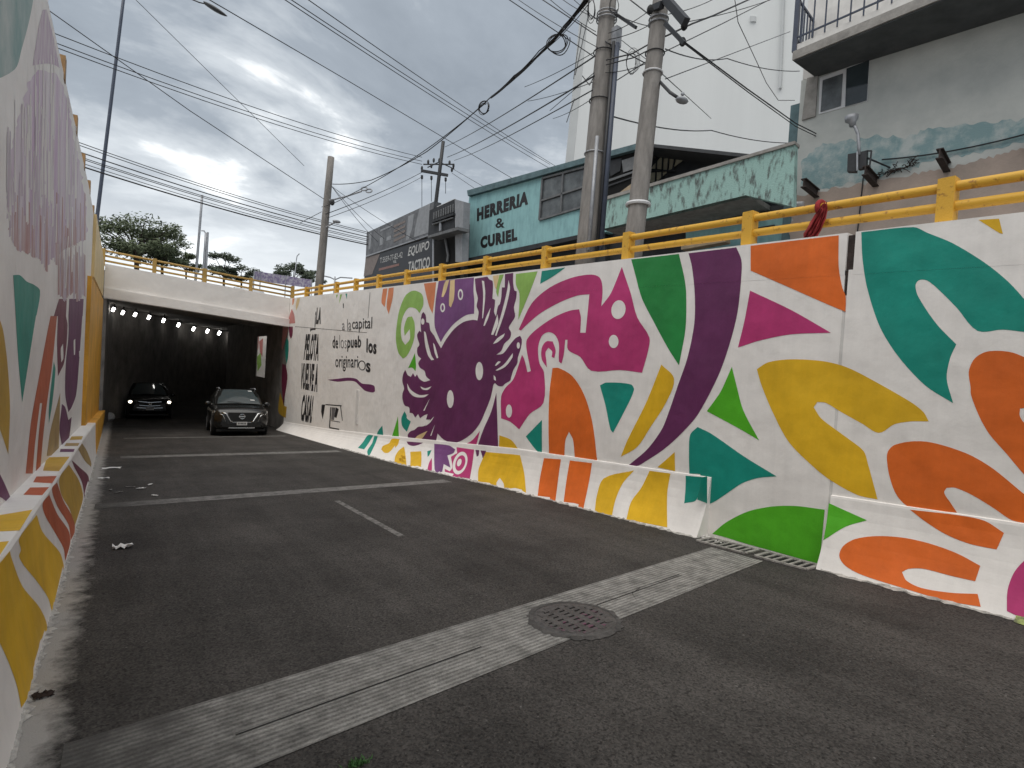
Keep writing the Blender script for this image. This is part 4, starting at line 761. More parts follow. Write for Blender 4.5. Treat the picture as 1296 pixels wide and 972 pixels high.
hw = fprism('window', [(308, 638), (716, 483), (696, 830), (298, 937)], .02, .06, 'frame_white', HS, P3)
fprism('pane', [(332, 658), (497, 602), (480, 868), (314, 918)], .035, .02, 'glass_dusty', hw, P3); fprism('open_sash', [(527, 562), (714, 492), (692, 823), (516, 874)], .035, .02, 'glass_dark', hw, P3)
fprism('pier', [(203, 640), (292, 620), (270, 952), (160, 985)], .05, .08, 'concrete', HS, P3)
def fdecal(zone, pts, mt, d, name): return decal(fsurf(d), ragged(px(zone, pts), 1.6, len(pts), 5), mt, HS, name=name, off=.004, n=2)
fdecal(P4, [(115, 650), (200, 592), (350, 572), (420, 556), (520, 562), (600, 540), (700, 520), (900, 500), (1060, 485), (1250, 440), (1250, 540), (1060, 575), (800, 630), (620, 665), (540, 700), (400, 735), (200, 775), (108, 770)], 'house_blue_stain', 0, 'stained_plaster')
fdecal(P4, [(92, 805), (200, 783), (370, 748), (560, 718), (720, 690), (1024, 603), (1260, 560), (1260, 900), (1024, 960), (600, 1000), (60, 1000)], 'house_brown', .002, 'brown_dado')
fbox(sh-.02, sh+.22, 2.9, fhit(1012, 130)[1], -.6, -.02).out('edge_pier', 'teal_trim', HS)
for c, t in (((1034, 245), (1011, 228)), ((1109, 231), (1087, 206)), ((1199, 212), (1182, 187)), ((1307, 184), (1288, 158))):
    s_, z_ = fhit(*c); L = .95; m = MB(); m.hexa([fpos(s_-.06, z_-.10, 0), fpos(s_+.06, z_-.10, 0), fpos(s_+.06, z_-.10, L), fpos(s_-.06, z_-.10, L), fpos(s_-.06, z_-.08, 0), fpos(s_+.06, z_-.08, 0), fpos(s_+.06, z_-.08, L), fpos(s_-.06, z_-.08, L)])
    m.hexa([fpos(s_-.06, z_+.08, 0), fpos(s_+.06, z_+.08, 0), fpos(s_+.06, z_+.08, L), fpos(s_-.06, z_+.08, L), fpos(s_-.06, z_+.10, 0), fpos(s_+.06, z_+.10, 0), fpos(s_+.06, z_+.10, L), fpos(s_-.06, z_+.10, L)])
    m.hexa([fpos(s_-.012, z_-.08, 0), fpos(s_+.012, z_-.08, 0), fpos(s_+.012, z_-.08, L), fpos(s_-.012, z_-.08, L), fpos(s_-.012, z_+.08, 0), fpos(s_+.012, z_+.08, 0), fpos(s_+.012, z_+.08, L), fpos(s_-.012, z_+.08, L)])
    m.out('steel_beam', 'rust', HS)
s_, z_ = fhit(1084, 206, .75)
T = thing('meter_box', 'pair of dark electricity meter boxes on a frame fixed to the grey house', 'meter box', fpos(s_, z_-.3, .75))
fprism('box', [(1073, 195), (1084, 193), (1083, 217), (1072, 217)], .85, .14, 'dark_metal', T); fprism('box', [(1086, 193), (1097, 190), (1096, 212), (1086, 214)], .8, .14, 'dark_metal', T)
fbar('bracket', (1085, 192), (1085, 216), .9, .03, 'galvanised', T); fbar('bracket', (1097, 191), (1103, 191), .75, .03, 'dark_metal', T); fbar('bracket', (1103, 191), (1100, 215), .75, .03, 'dark_metal', T)
pA = fpos(*fhit(1126, 212, .0), .0); MB().tube([fpos(*fhit(1098, 200, .75), .75), pA], .02, 6).out('bracket_arm', 'dark_metal', T)
T = thing('flood_lamp', 'grey floodlight on a bent stalk above the meter boxes', 'lamp', fpos(s_, z_, .8))
MB().tube([fpos(*fhit(*p, .8), .8) for p in ((1087, 196), (1087, 182), (1086, 170), (1083, 162), (1080, 158))], .035, 8).out('stalk', 'galvanised', T, smooth=True)
MB().tube([fpos(*fhit(1079, 160, .8), .8), fpos(*fhit(1079, 155, .8), .8), fpos(*fhit(1078, 152, .8), .8), fpos(*fhit(1078, 147, .8), .8)], [.06, .075, .13, .14], 12).out('lamp_head', 'galvanised', T, smooth=True)
m = MB(); a_, b_ = fhit(1010, 259, .3); m.tube([fpos(a_-.12, b_, .3), fpos(a_+.05, b_+.02, .3)], .06, 8); m.tube([fpos(a_, b_, .3), fpos(a_, b_, 0)], .02, 6); m.out('wall_spotlight', 'frame_white', label='small white spotlight at the foot of the grey house corner', cat='lamp')
# ------------------------------------------------------------------ signboards down the street
BX = 11.0; R_ = (450, 240, 8.64)
BB = thing('shop_building', 'dark shop with grey billboard above a black military-supplies sign', 'building', onX(500, 345, BX))
def xprism(name, pts, X, depth, mt, parent, zone=R_): return MB().prism([onX(*p, X) for p in px(zone, pts)], (depth, 0, 0)).out(name, mt, parent)
xprism('upper_board', [(122, 470), (862, 128), (805, 492), (112, 722)], BX, .35, 'billboard_grey', BB)
xprism('board_panel', [(150, 480), (175, 470), (160, 650), (140, 655)], BX-.01, .02, 'billboard_light', BB); xprism('board_panel', [(575, 290), (640, 262), (620, 420), (580, 545), (550, 555)], BX-.01, .02, 'billboard_light', BB); xprism('board_panel', [(700, 205), (815, 150), (795, 470), (640, 520), (650, 420)], BX-.01, .02, 'billboard_light', BB)
for k in range(4): xprism('board_panel', [(420, 395+52*k-4), (545, 335+52*k), (540, 360+52*k), (415, 420+52*k)], BX-.012, .02, 'billboard_brown', BB)
for p in ([(265, 530), (300, 515), (295, 600), (262, 612)], [(340, 520), (390, 500), (386, 545), (336, 560)], [(270, 440), (400, 380), (400, 400), (270, 462)]): xprism('board_panel', p, BX-.011, .02, 'billboard_light', BB)
xprism('lower_board', [(110, 740), (832, 522), (850, 1040), (85, 1120)], BX, .35, 'sign_black', BB); xprism('board_edge', [(112, 722), (805, 492), (805, 502), (110, 738)], BX-.06, .4, 'galvanised', BB)
xprism('board_panel', [(112, 742), (268, 700), (180, 925), (88, 950)], BX-.01, .02, 'billboard_brown', BB); xprism('board_post', [(838, 530), (852, 526), (858, 1040), (838, 1040)], BX-.05, .1, 'galvanised', BB)
bs = xsurf(BX)
for s, q, mt, b in (('EQUIPO', [(590, 628), (815, 553), (800, 672), (570, 747)], 'sign_letter', .02), ('TACTICO', [(583, 790), (820, 728), (812, 857), (578, 897)], 'sign_letter', .03), ('T.5559-77-82-42', [(272, 748), (517, 678), (515, 742), (268, 806)], 'sign_letter', .0), ('TEL', [(412, 780), (452, 770), (450, 798), (410, 806)], 'sign_letter', .02)):
    q = px(R_, q); lettering(bs, s, *q, mt, BB, b, .012)
xprism('print_band', [(255, 862), (476, 806), (474, 832), (252, 888)], BX-.012, .02, 'sign_red', BB)
xprism('cabinet', [(808, 228), (1082, 104), (1078, 420), (792, 515)], BX-.25, .3, 'shop_dark', BB); xprism('side_column', [(1084, 103), (1182, 132), (1160, 790), (1092, 790)], BX-.3, .3, 'billboard_light', BB)
for k in range(9): xprism('slat', [(850+26*k, 250-11.5*k), (862+26*k, 245-11.5*k), (860+26*k, 320-10*k), (848+26*k, 325-10*k)], BX-.29, .03, 'shop_grey', BB)
xprism('ledge', [(835, 335), (1070, 255), (1068, 278), (833, 360)], BX-.4, .15, 'shop_dark', BB); xprism('ledge', [(835, 372), (1062, 300), (1060, 312), (835, 385)], BX-.36, .1, 'shop_grey', BB); xprism('upright', [(915, 345), (932, 340), (930, 450), (912, 455)], BX-.33, .06, 'galvanised', BB)
xprism('awning', [(788, 505), (1118, 405), (1120, 440), (790, 530)], BX-.7, .5, 'shop_grey', BB); xprism('shopfront', [(860, 520), (1095, 440), (1090, 1040), (860, 1040)], BX-.1, .3, 'pit_black', BB); xprism('pipe', [(958, 490), (975, 485), (1015, 720), (1005, 790), (990, 790), (998, 720)], BX-.2, .05, 'shop_grey', BB)
xprism('top_bar', [(890, 185), (1082, 98), (1082, 106), (890, 193)], BX-.2, .08, 'frame_white', BB); xprism('gap_wall', [(1165, 385), (1205, 370), (1180, 1040), (1140, 1040)], BX+.1, .2, 'shop_dark', BB)

# ================================================================== poles
def down(top, bot, zg):                              # carry a leaning pole on down to the ground
    d = (bot-top); return top+d*((zg-top.z)/d.z)
def depth(p): return (Vector(p)-CC).dot(CF)
def pole(name, label, ptop, pbot, r0, r1, zg, mt, group=None, cat='pole', n=14):
    b = down(ptop, pbot, zg); T = thing(name, label, cat, b, group)
    MB().tube([b+(ptop-b)*(i/6) for i in range(7)], [r0+(r1-r0)*i/6 for i in range(7)], n).out('shaft', mt, T, smooth=True); return T, b
def along(a, b, t): return a+(b-a)*t
# two concrete poles behind the guardrail
b1 = onX(741, 325, 6.75); Z1 = depth(b1); t1 = atz(774, -45, Z1+.4)
P1, g1 = pole('utility_pole', 'thick concrete pole strapped with grey conduits, loops of cable at its top', t1, b1, .185, .145, ontop(7)-.2, 'pole_concrete')
def onpole(t, b, ypx, dx=0, dz=0):                   # point on a pole at an image row
    lo, hi = 0, 1
    for _ in range(40):
        m_ = (lo+hi)/2; p = along(b, t, m_); v = p-CC; y = 486-FPX*v.dot(CU)/v.dot(CF)
        if y > ypx: lo = m_
        else: hi = m_
    p = along(b, t, lo); return p+CR*dx+CF*dz
for dx, r, y0, mt, y1 in ((.02, .035, 320, 'galvanised', 178), (.17, .03, 330, 'dark_metal', 60), (.235, .045, 330, 'blue_grey_metal', 62)):
    MB().tube([onpole(t1, b1, y0, dx, -.19), onpole(t1, b1, y1, dx-.02, -.17)], r, 8).out('conduit', mt, P1, smooth=True)
p = onpole(t1, b1, 52, .19, -.12); MB().box(p.x-.07, p.x+.07, p.y-.07, p.y+.07, p.z-.2, p.z+.16).out('splice_box', 'galvanised', P1)
for yy in (18, 22, 26, 67, 195, 128):
    m = MB(); c = onpole(t1, b1, yy); m.tube([c+Vector((.185*math.cos(a), .185*math.sin(a), 0)) for a in [2*math.pi*i/16 for i in range(17)]], .012, 5); m.out('strap', 'galvanised' if yy < 60 or yy > 150 else 'cable', P1)
MB().bar(onpole(t1, b1, 16, .12), atz(805, 35, Z1-.3), .04, .05).out('bracket_arm', 'dark_metal', P1)
b2 = onX(803, 300, 6.85); Z2 = depth(b2); t2 = atz(842, -50, Z2+.4)
P2, g2 = pole('utility_pole', 'concrete pole with steel cross-arms, white band and a small street lamp', t2, b2, .165, .135, ontop(6)-.2, 'pole_concrete')
for yy, w, mt in ((25, .014, 'galvanised'), (31, .014, 'galvanised'), (93, .016, 'frame_white'), (68, .01, 'cable'), (259, .03, 'frame_white')):
    m = MB(); c = onpole(t2, b2, yy); rr = .16 if yy < 200 else .182; m.tube([c+Vector((rr*math.cos(a), rr*math.sin(a), 0)) for a in [2*math.pi*i/16 for i in range(17)]], w, 6); m.out('strap', mt, P2)
MB().bar(atz(842, -2, Z2), atz(868, 28, Z2-.6), .10, .12).out('cross_arm', 'dark_metal', P2); MB().bar(atz(842, 30, Z2-.1), atz(866, 55, Z2-.5), .05, .06).out('cross_arm', 'dark_metal', P2)
MB().bar(atz(838, 6, Z2), atz(822, 13, Z2+.4), .09, .10).out('cross_arm', 'dark_metal', P2)
for q in ((866, 33), (864, 53), (823, 12)): MB().ball(atz(*q, Z2-.4), .055, 8, 6, (1, 1, 1.3)).out('insulator', 'rubber', P2)
T = thing('street_lamp', 'small cobra-head street lamp on a short arm from the concrete pole', 'lamp', onpole(t2, b2, 104, .15))
MB().tube([onpole(t2, b2, 103, .13), atz(848, 117, Z2-.4), atz(857, 123, Z2-.55)], .026, 8).out('arm', 'dark_metal', T, smooth=True)
m = MB(); m.ball(atz(863, 127, Z2-.65), .10, 10, 6, (1.25, .8, .42)); m.out('lamp_head', 'galvanised', T, smooth=True); MB().ball(atz(864, 119, Z2-.65), .03, 8, 5).out('photocell', 'galvanised', T)
# pole at the corner of the bridge
b3 = onX(404, 362, 6.5); Z3 = depth(b3); t3 = atz(419, 199, Z3)
P3_, g3 = pole('utility_pole', 'plain grey concrete pole behind the corner where the two guardrails meet', t3, b3, .17, .13, 3.95, 'pole_concrete')
for lab, arm, hd, k in (('street lamp arm with two open rings on the corner pole', [(417, 254), (440, 248), (458, 242)], (464, 240), 'ring'), ('round dark lamp close against the corner pole', [(417, 253), (419, 255)], (420.5, 256), 'ball'), ('street lamp low on the corner pole, short upturned arm', [(412, 288), (419, 284), (424, 281)], (426, 280.5), 'head')):
    T = thing('street_lamp', lab, 'lamp', atz(*hd, Z3-.2)); MB().tube([atz(*q, Z3-.1) for q in arm], .03, 6).out('arm', 'galvanised', T)
    if k == 'ring':
        for c in ((461, 239), (467, 241.5)):
            p = atz(*c, Z3-.2); MB().tube([p+CR*.12*math.cos(a)+CU*.085*math.sin(a)+CF*.05*math.sin(a) for a in [2*math.pi*i/12 for i in range(13)]], .03, 6).out('lamp_ring', 'galvanised', T)
    elif k == 'ball': MB().ball(atz(*hd, Z3-.2), .11, 10, 6, (.9, .9, 1.2)).out('lamp_head', 'dark_metal', T, smooth=True)
    else: MB().ball(atz(*hd, Z3-.2), .13, 10, 6, (1.3, .8, .5)).out('lamp_head', 'galvanised', T, smooth=True)
# distribution pole with cross-arm beyond the signboards
Z4 = 32; t4 = atz(561, 179, Z4); b4 = atz(551, 262, Z4)
P4_, g4 = pole('utility_pole', 'slim dark pole with cross-arm and hanging insulators above the grey billboard', t4, b4, .13, .10, 3.9, 'dark_metal', n=10)
MB().bar(atz(533, 216, Z4), atz(567, 222, Z4), .14, .14).out('cross_arm', 'dark_metal', P4_); MB().bar(atz(536, 208, Z4+.5), atz(575, 208, Z4-.3), .06, .06).out('cross_arm', 'dark_metal', P4_); MB().bar(atz(541, 212, Z4), atz(560, 203, Z4), .05, .05).out('brace', 'dark_metal', P4_); MB().bar(atz(558, 206, Z4), atz(575, 214, Z4), .05, .05).out('brace', 'dark_metal', P4_)
for q in ((534, 213), (542, 205), (549, 203), (556, 203), (569, 206), (574, 210), (572, 215), (546, 210)): MB().ball(atz(*q, Z4), .09, 7, 5, (.8, .8, 1.6)).out('insulator', 'dark_metal', P4_)
for x, y0, y1 in ((534, 222, 262), (546, 223, 255), (564, 225, 245)):
    MB().tube([atz(x, y0, Z4), atz(x, y0+4, Z4), atz(x, y0+5, Z4)], [.07, .07, .03], 7).out('fuse', 'dark_metal', P4_); MB().tube([atz(x, y0+4, Z4), atz(x, y1, Z4)], .018, 5).out('drop_wire', 'cable', P4_)
# tall lamp post behind the left wall
bL = onX(122, 282, -1.35); ZL = depth(bL); tL = atz(161, -40, ZL+1.0)
PL, gL = pole('lamp_post', 'tall slim blue-grey lamp post behind the smeared wall, arm over the road', tL, bL, .105, .075, 4.35, 'blue_grey_metal', n=10)
ZA = ZL-1.5
MB().tube([tL, atz(185, -38, ZL+.2), atz(222, -16, ZA+.6), atz(240, -2, ZA+.2), atz(252, 3, ZA), atz(260, 5, ZA)], [.05, .045, .04, .035, .035, .03], 8).out('arm', 'dark_metal', PL, smooth=True)
dirn = (atz(288, 21, ZA-.2)-atz(260, 5, ZA)); rows = []
for i in range(9):
    u = i/8; c = atz(259, 4, ZA)+dirn*u*1.02; w = .15*(math.sin(math.pi*min(1, .12+u*.9))**.6)+.02; rows.append([c+CR*0+CU*(-.3*w if k_ == 0 else 0)+CU*w*.75*math.sin(a)+CF*w*1.3*math.cos(a) for k_, a in enumerate([2*math.pi*j/12 for j in range(13)])])
m = MB(); m.grid(rows); m.poly(rows[0][:-1]); m.poly(rows[-1][:-1]); m.out('lamp_head', 'dark_metal', PL, smooth=True)
# thin poles and twin-arm lamp far beyond the bridge
pole('flag_pole', 'thin grey mast standing among the trees beyond the bridge', atz(256, 247, 52), atz(249, 335, 52), .13, .10, 4.2, 'galvanised', n=8)
T, g = pole('lamp_post', 'short paired grey posts with a hooked top beside the thin mast', atz(261, 295, 50), atz(258, 340, 50), .13, .12, 4.2, 'galvanised', n=8)
MB().tube([atz(261, 296, 50), atz(258, 292, 50), atz(255, 292, 50)], .06, 6).out('arm', 'galvanised', T); MB().tube([atz(263, 294, 50), down(atz(263, 294, 50), atz(261, 340, 50), 4.2)], .09, 6).out('shaft', 'galvanised', T)
T, g = pole('lamp_post', 'distant twin-arm lamp post beyond the guardrail corner', atz(424, 350, 60), atz(423, 365, 60), .10, .08, 4.0, 'galvanised', n=8)
MB().tube([atz(409, 349, 60), atz(418, 351, 60), atz(424, 354, 60), atz(431, 351, 60), atz(446, 352, 60)], .07, 6).out('arm', 'galvanised', T)
T, g = pole('lamp_post', 'thin curved lamp post standing behind the lilac banner', atz(375, 330, 65), atz(373, 352, 65), .07, .05, 4.0, 'galvanised', n=6)
MB().tube([atz(375, 330, 65), atz(376, 324, 65), atz(379, 321, 65)], .05, 6).out('arm', 'galvanised', T)

# ================================================================== overhead wires
def wire(pts, label, r=.008, group='overhead wires', sag=0, name='overhead_cable', mt='cable', n=5):
    """pts: (photo x, photo y, depth); spans hang between them"""
    P = [atz(*p) for p in pts]; Q_ = []
    for i in range(len(P)-1):
        k = 12
        for j in range(k): t = j/k; Q_.append(P[i]*(1-t)+P[i+1]*t-Vector((0, 0, sag*4*t*(1-t))))
    Q_.append(P[-1]); return MB().tube(Q_, r, n).out(name, mt, label=label, cat='cable', group=group)
G1 = 'three wires from the left wall to the cross-arm pole'
for a, b in ((35, 199), (48, 204), (54, 208)): wire([(-40, a-36, 15), (534, b, 32)], 'thin wire, one of three running to the cross-arm pole', .015, G1, .35)
G2 = 'bundle of low wires reaching the grey billboard'
for a, b, r in ((176, 300, .014), (180, 302, .014), (190, 306, .02), (197, 309, .014), (199, 311, .014), (205, 314, .012), (210, 316, .026)): wire([(-30, a-44, 17), (466, b-6, 26)], 'low wire in the bundle passing the corner pole to the grey billboard', r, G2, .25)
wire([(60, 12, 14), (240, 140, 17), (410, 252, 22)], 'single wire descending from the smeared wall to the corner pole', .013)
wire([(166, -6, 16), (385, 210, 22)], 'faint wire crossing the sky behind the tall lamp post', .009)
wire([(262, -2, 14), (440, 102, 20), (652, 228, 30)], 'long wire passing over the lamp head towards the turquoise roof', .014)
G3 = 'pair of parallel wires high above the road'
for a in ((352, -6, 704, 218), (360, -6, 696, 208), (382, -6, 706, 212)): wire([(a[0], a[1], 13), (a[2], a[3], 30)], 'high wire slanting down behind the turquoise shop roof', .012, G3, .1)
wire([(636, -6, 12), (752, 72, 11.5)], 'wire from above the road to the conduit pole', .01); wire([(678, -6, 12), (770, 55, 10), (832, 88, 12), (900, 150, 22)], 'black wire crossing in front of the conduit pole', .011)
GB = 'thick black cable bundle on the conduit pole'
rnd = random.Random(31)
for k in range(8):
    o = lambda q: rnd.uniform(-q, q)
    wire([(748+o(5), -6, 10), (716+o(3), 33+o(3), 11), (684+o(3), 67+o(3), 12), (652+o(2), 97+o(2), 13.5), (621+o(1.5), 123+o(1.5), 15)], 'black cable in the thick bundle sweeping down from the conduit pole', rnd.uniform(.007, .013), GB, .03)
wire([(621, 123, 15), (540, 192, 18), (470, 228, 20), (421, 233, 22)], 'wire carrying on from the cable bundle to the corner pole', .015, None, .05); wire([(615, 130, 15), (528, 197, 18), (440, 248, 21), (407, 262, 22.5)], 'lower wire carrying on from the cable bundle past the corner pole', .013, None, .05)
def loop(cx, cy, rx, ry, Z, label, r=.012, turns=1.6, tilt=0):
    r *= .7; turns *= 1.6
    t = math.radians(tilt); P = []
    for i in range(int(22*turns)): a = 2*math.pi*i/22; q = 1-.08*i/22; x = rx*q*math.cos(a); y = ry*q*math.sin(a); x *= 1+.22*math.sin(i*.31+cx); y *= 1+.18*math.sin(i*.23+cy); P.append(atz(cx+x*math.cos(t)-y*math.sin(t), cy+x*math.sin(t)+y*math.cos(t), Z+.05*math.sin(a*3)))
    MB().tube(P, r, 5).out('cable_coil', 'cable', label=label, cat='cable', group='slack coils of cable')
loop(706, 56, 15, 13, 11.3, 'slack loop of black cable hanging below the thick bundle', .015, 2.0, -30); loop(613, 137, 7, 9, 15, 'small loops of cable at the lower end of the bundle', .014, 2.4, 20)
loop(800, 79, 9, 17, 9.4, 'coil of thin cable hanging between the two concrete poles', .006, 3.2, 6); loop(748, 12, 5, 16, 9.2, 'loop of cable against the top of the conduit pole', .008, 2.2, 0); loop(778, 6, 6, 11, 9.4, 'small loop of cable beside the top of the conduit pole', .007, 1.5, 0)
for a, b, r in (((753, 71), (563, 186), .014), ((752, 96), (566, 199), .016), ((750, 114), (575, 203), .012)): wire([(*a, 9.9), (*b, 31)], 'wire from the conduit pole down to the cross-arm pole', r, 'wires between conduit pole and cross-arm pole', .12)
wire([(737, 96, 10), (746, 108, 10), (752, 96, 10)], 'short slack jumper on the conduit pole', .008)
wire([(412, 271, 22), (534, 218, 32)], 'wire from the corner pole up to the cross-arm pole', .016, None, .1); wire([(414, 276, 22), (534, 224, 32)], 'second wire from the corner pole up to the cross-arm', .012, None, .12)
for b in ((478, 306), (486, 302), (530, 306)): wire([(420, 236, 22), (*b, 25.5)], 'service wire from the corner pole down onto the grey billboard', .010, 'service wires to the billboard', .1)
wire([(380, 282, 21), (407, 268, 22)], 'short wire meeting the corner pole from the road side', .012); wire([(570, 212, 32), (622, 242, 30)], 'wire leaving the cross-arm towards the turquoise shop', .012); wire([(572, 219, 32), (600, 238, 30)], 'lower wire leaving the cross-arm towards the turquoise shop', .012)
# right-hand side
for a in (((690, -6, 11), (754, 40, 10)), ((705, -6, 11.5), (757, 24, 10)), ((648, -6, 12.5), (760, 62, 10)), ((720, -6, 12), (830, 84, 12)), ((664, 110, 14), (752, 66, 10)), ((668, 128, 14.5), (750, 104, 10)), ((700, 150, 15), (748, 126, 10))): wire(list(a), 'thin wire in the tangle meeting the conduit pole', .007, 'tangle of thin wires at the conduit pole', .04)
for a in (((770, 42, 10), (826, 10, 9.8)), ((770, 50, 10), (832, 26, 9.8)), ((766, 92, 10), (828, 76, 9.8)), ((868, 28, 9.4), (990, -6, 12)), ((846, 18, 9.8), (912, -6, 11)), ((770, 12, 10), (828, 34, 9.8))): wire(list(a), 'thin wire strung about the heads of the two concrete poles', .007, 'thin wires about the two concrete poles', .05)
wire([(767, 76, 9.6), (800, 68, 9.6), (832, 50, 9.8)], 'twisted cable strung between the two concrete poles', .013); wire([(767, 82, 9.6), (802, 73, 9.6), (832, 58, 9.8)], 'second twisted cable strung between the two concrete poles', .011)
wire([(842, 46, 9.8), (876, 30, 10), (902, 20, 11), (960, -6, 13)], 'heavy black cable leaving the cross-arm pole over the street', .016); wire([(840, 66, 9.8), (918, 28, 11), (985, -6, 13)], 'straight wire leaving the lamp pole over the street', .009)
wire([(818, 78, 9.6), (755, 118, 11)], 'wire behind the two concrete poles', .009)
wire([(790, -6, 12), (866, 53, 9.6), (945, 112, 11), (1007, 156, 13), (1083, 194, 14.6)], 'service cable drooping from the lamp pole to the meter boxes', .013); wire([(866, 55, 9.6), (946, 116, 11), (1007, 160, 13), (1082, 196, 14.6)], 'second service cable drooping from the lamp pole to the meter boxes', .010)
wire([(842, 62, 10), (920, 74, 14), (1012, 90, 18)], 'wire running from the lamp pole behind the grey house', .012, None, .1); wire([(777, 148, 10), (900, 165, 16), (1004, 181, 20)], 'wire low across the blank white wall', .014, None, .1)
wire([(930, 0, 12), (934, 28, 12), (952, 66, 14), (970, 105, 16), (985, 127, 17), (1006, 127, 17)], 'thin wire hanging loose in front of the blank white wall', .009); wire([(842, 100, 10), (1000, 40, 18)], 'faint wire rising across the blank white wall', .009)
wire([(696, 140, 14), (752, 92, 10)], 'wire slanting to the conduit pole below the bundle', .008)
s1_, z1_ = fhit(1117, 203); s2_, z2_ = fhit(1330, 162)
MB().tube([fpos(s1_+(s2_-s1_)*t, z1_+(z2_-z1_)*t-.10*4*t*(1-t), .06) for t in [i/14 for i in range(15)]], .016, 5).out('wall_cable', 'cable', label='black cable tacked along the stained wall of the grey house', cat='cable')
s1_, z1_ = fhit(1093, 225); MB().tube([fpos(s1_, z1_, .03), fpos(s1_+.02, z1_-.7, .03), fpos(s1_+.05, z1_-1.6, .03)], .014, 5).out('wall_cable', 'cable', label='black cable dropping straight down from the meter boxes', cat='cable')
# tangle of dark brush stuck to the house wall
m = MB(); rnd = random.Random(9); s1_, z1_ = fhit(1136, 214)
for i in range(60):
    a = rnd.uniform(-.35, .35); c = fpos(s1_+a, z1_+rnd.uniform(-.06, .06)-a*.15, .05); d_ = Vector((rnd.uniform(-.2, .2), rnd.uniform(-.2, .2), rnd.uniform(-.1, .12))); m.tube([c, c+d_*.5, c+d_+Vector((0, 0, -.03))], .008, 4)
m.out('dry_twigs', 'leaf_litter', label='tangle of dry twigs caught on the grey house wall', cat='twigs')

# ================================================================== trees beyond the bridge
def tree(label, cx, cy, Z, rx, rz, zg, nleaf, leaf, mt, seed, lobes=12, top=None):
    rnd = random.Random(seed); c = atz(cx, cy, Z); T = thing('tree', label, 'tree', (c.x, c.y, zg), 'trees beyond the bridge'); base = Vector((c.x, c.y, zg))
    m = MB(); fork = Vector((c.x, c.y, max(zg+1, c.z-rz*.7))); m.tube([base, (base+fork)/2+Vector((.1, 0, 0)), fork], [.30*rx/4, .24*rx/4, .2*rx/4], 8)
    L = []
    for i in range(lobes):
        a = 2*math.pi*i/lobes+rnd.uniform(-.3, .3); q = rnd.uniform(.25, .85); p = c+Vector((math.cos(a)*rx*q, math.sin(a)*rx*q, rz*(rnd.uniform(-.75, .80)*(1.1-q*.5)))); L.append((p, rx*rnd.uniform(.22, .38)))
        mid = (fork+p)/2+Vector((0, 0, rz*.12)); m.tube([fork, mid, p], [.11*rx/4, .07*rx/4, .025*rx/4], 6)
        for _ in range(3): e = p+Vector((rnd.uniform(-1, 1), rnd.uniform(-1, 1), rnd.uniform(-.3, .7)))*rx*.28; m.tube([p, e], [.025*rx/4, .01*rx/4], 4)
    m.out('trunk', 'bark', T)
    m = MB()
    for _ in range(nleaf):
        p, r = rnd.choice(L); d = Vector((rnd.gauss(0, 1), rnd.gauss(0, 1), rnd.gauss(0, .62))); d = d.normalized()*r*rnd.random()**.5*1.15; q = p+Vector((d.x, d.y, d.z*.62)); s = leaf*rnd.uniform(.6, 1.4)
        u = Vector((rnd.gauss(0, 1), rnd.gauss(0, 1), rnd.gauss(0, .5))).normalized(); w = u.orthogonal().normalized()
        m.poly([q-u*s, q+w*s*.45, q+u*s, q-w*s*.45])
    m.out('crown', mt, T)
tree('broad spreading tree with feathery canopy beyond the bridge, nearest the blue-grey lamp post', 174, 303, 50, 3.7, 2.5, 4.3, 6000, .15, 'leaf', 1, 26)
tree('dense dark low tree under the feathery canopy beyond the bridge', 206, 318, 54, 2.4, 1.8, 4.3, 4200, .15, 'leaf', 2, 18)
tree('small rounded tree between the feathery tree and the thin mast', 236, 333, 58, 1.7, 1.2, 4.3, 1800, .15, 'leaf', 3, 8)
tree('sparse bush-like tree just past the paired grey posts', 284, 338, 60, 2.3, 1.6, 4.3, 2200, .15, 'leaf_far', 4, 9)
tree('low tree tucked against the sparse bush beyond the bridge', 306, 346, 62, 1.9, 1.1, 4.3, 1500, .15, 'leaf_far', 5, 8)
tree('bushy far tree behind the lilac banner', 372, 345, 75, 3.0, 1.8, 4.3, 2600, .18, 'leaf_far', 6, 9)
tree('small far tree at the end of the lilac banner next to the corner pole', 392, 350, 78, 2.0, 1.3, 4.3, 1400, .17, 'leaf_far', 8, 7)
# lilac banner along the far street
m = MB(); qs = [atz(x, y, Z) for x, y, Z in ((322, 343, 44), (330, 344, 45), (362, 349, 47), (395, 354, 49))]
T = thing('banner', 'long lilac and white printed banner along the far street', 'banner', (qs[1].x, qs[1].y, 4.2))
h_ = [-.65]*4; m.grid([[q+Vector((0, .02*i, 0)) for i, q in enumerate(qs)], [q+Vector((0, .05, -.75)) for q in qs]]); m.grid([[q+Vector((0, .06, 0)) for q in qs], [q+Vector((0, .09, -.75)) for q in qs]]); m.out('cloth', 'banner_purple', T)
for q in qs: MB().tube([q+Vector((0, .05, .05)), Vector((q.x, q.y+.05, 4.0))], .04, 6).out('post', 'galvanised', T)

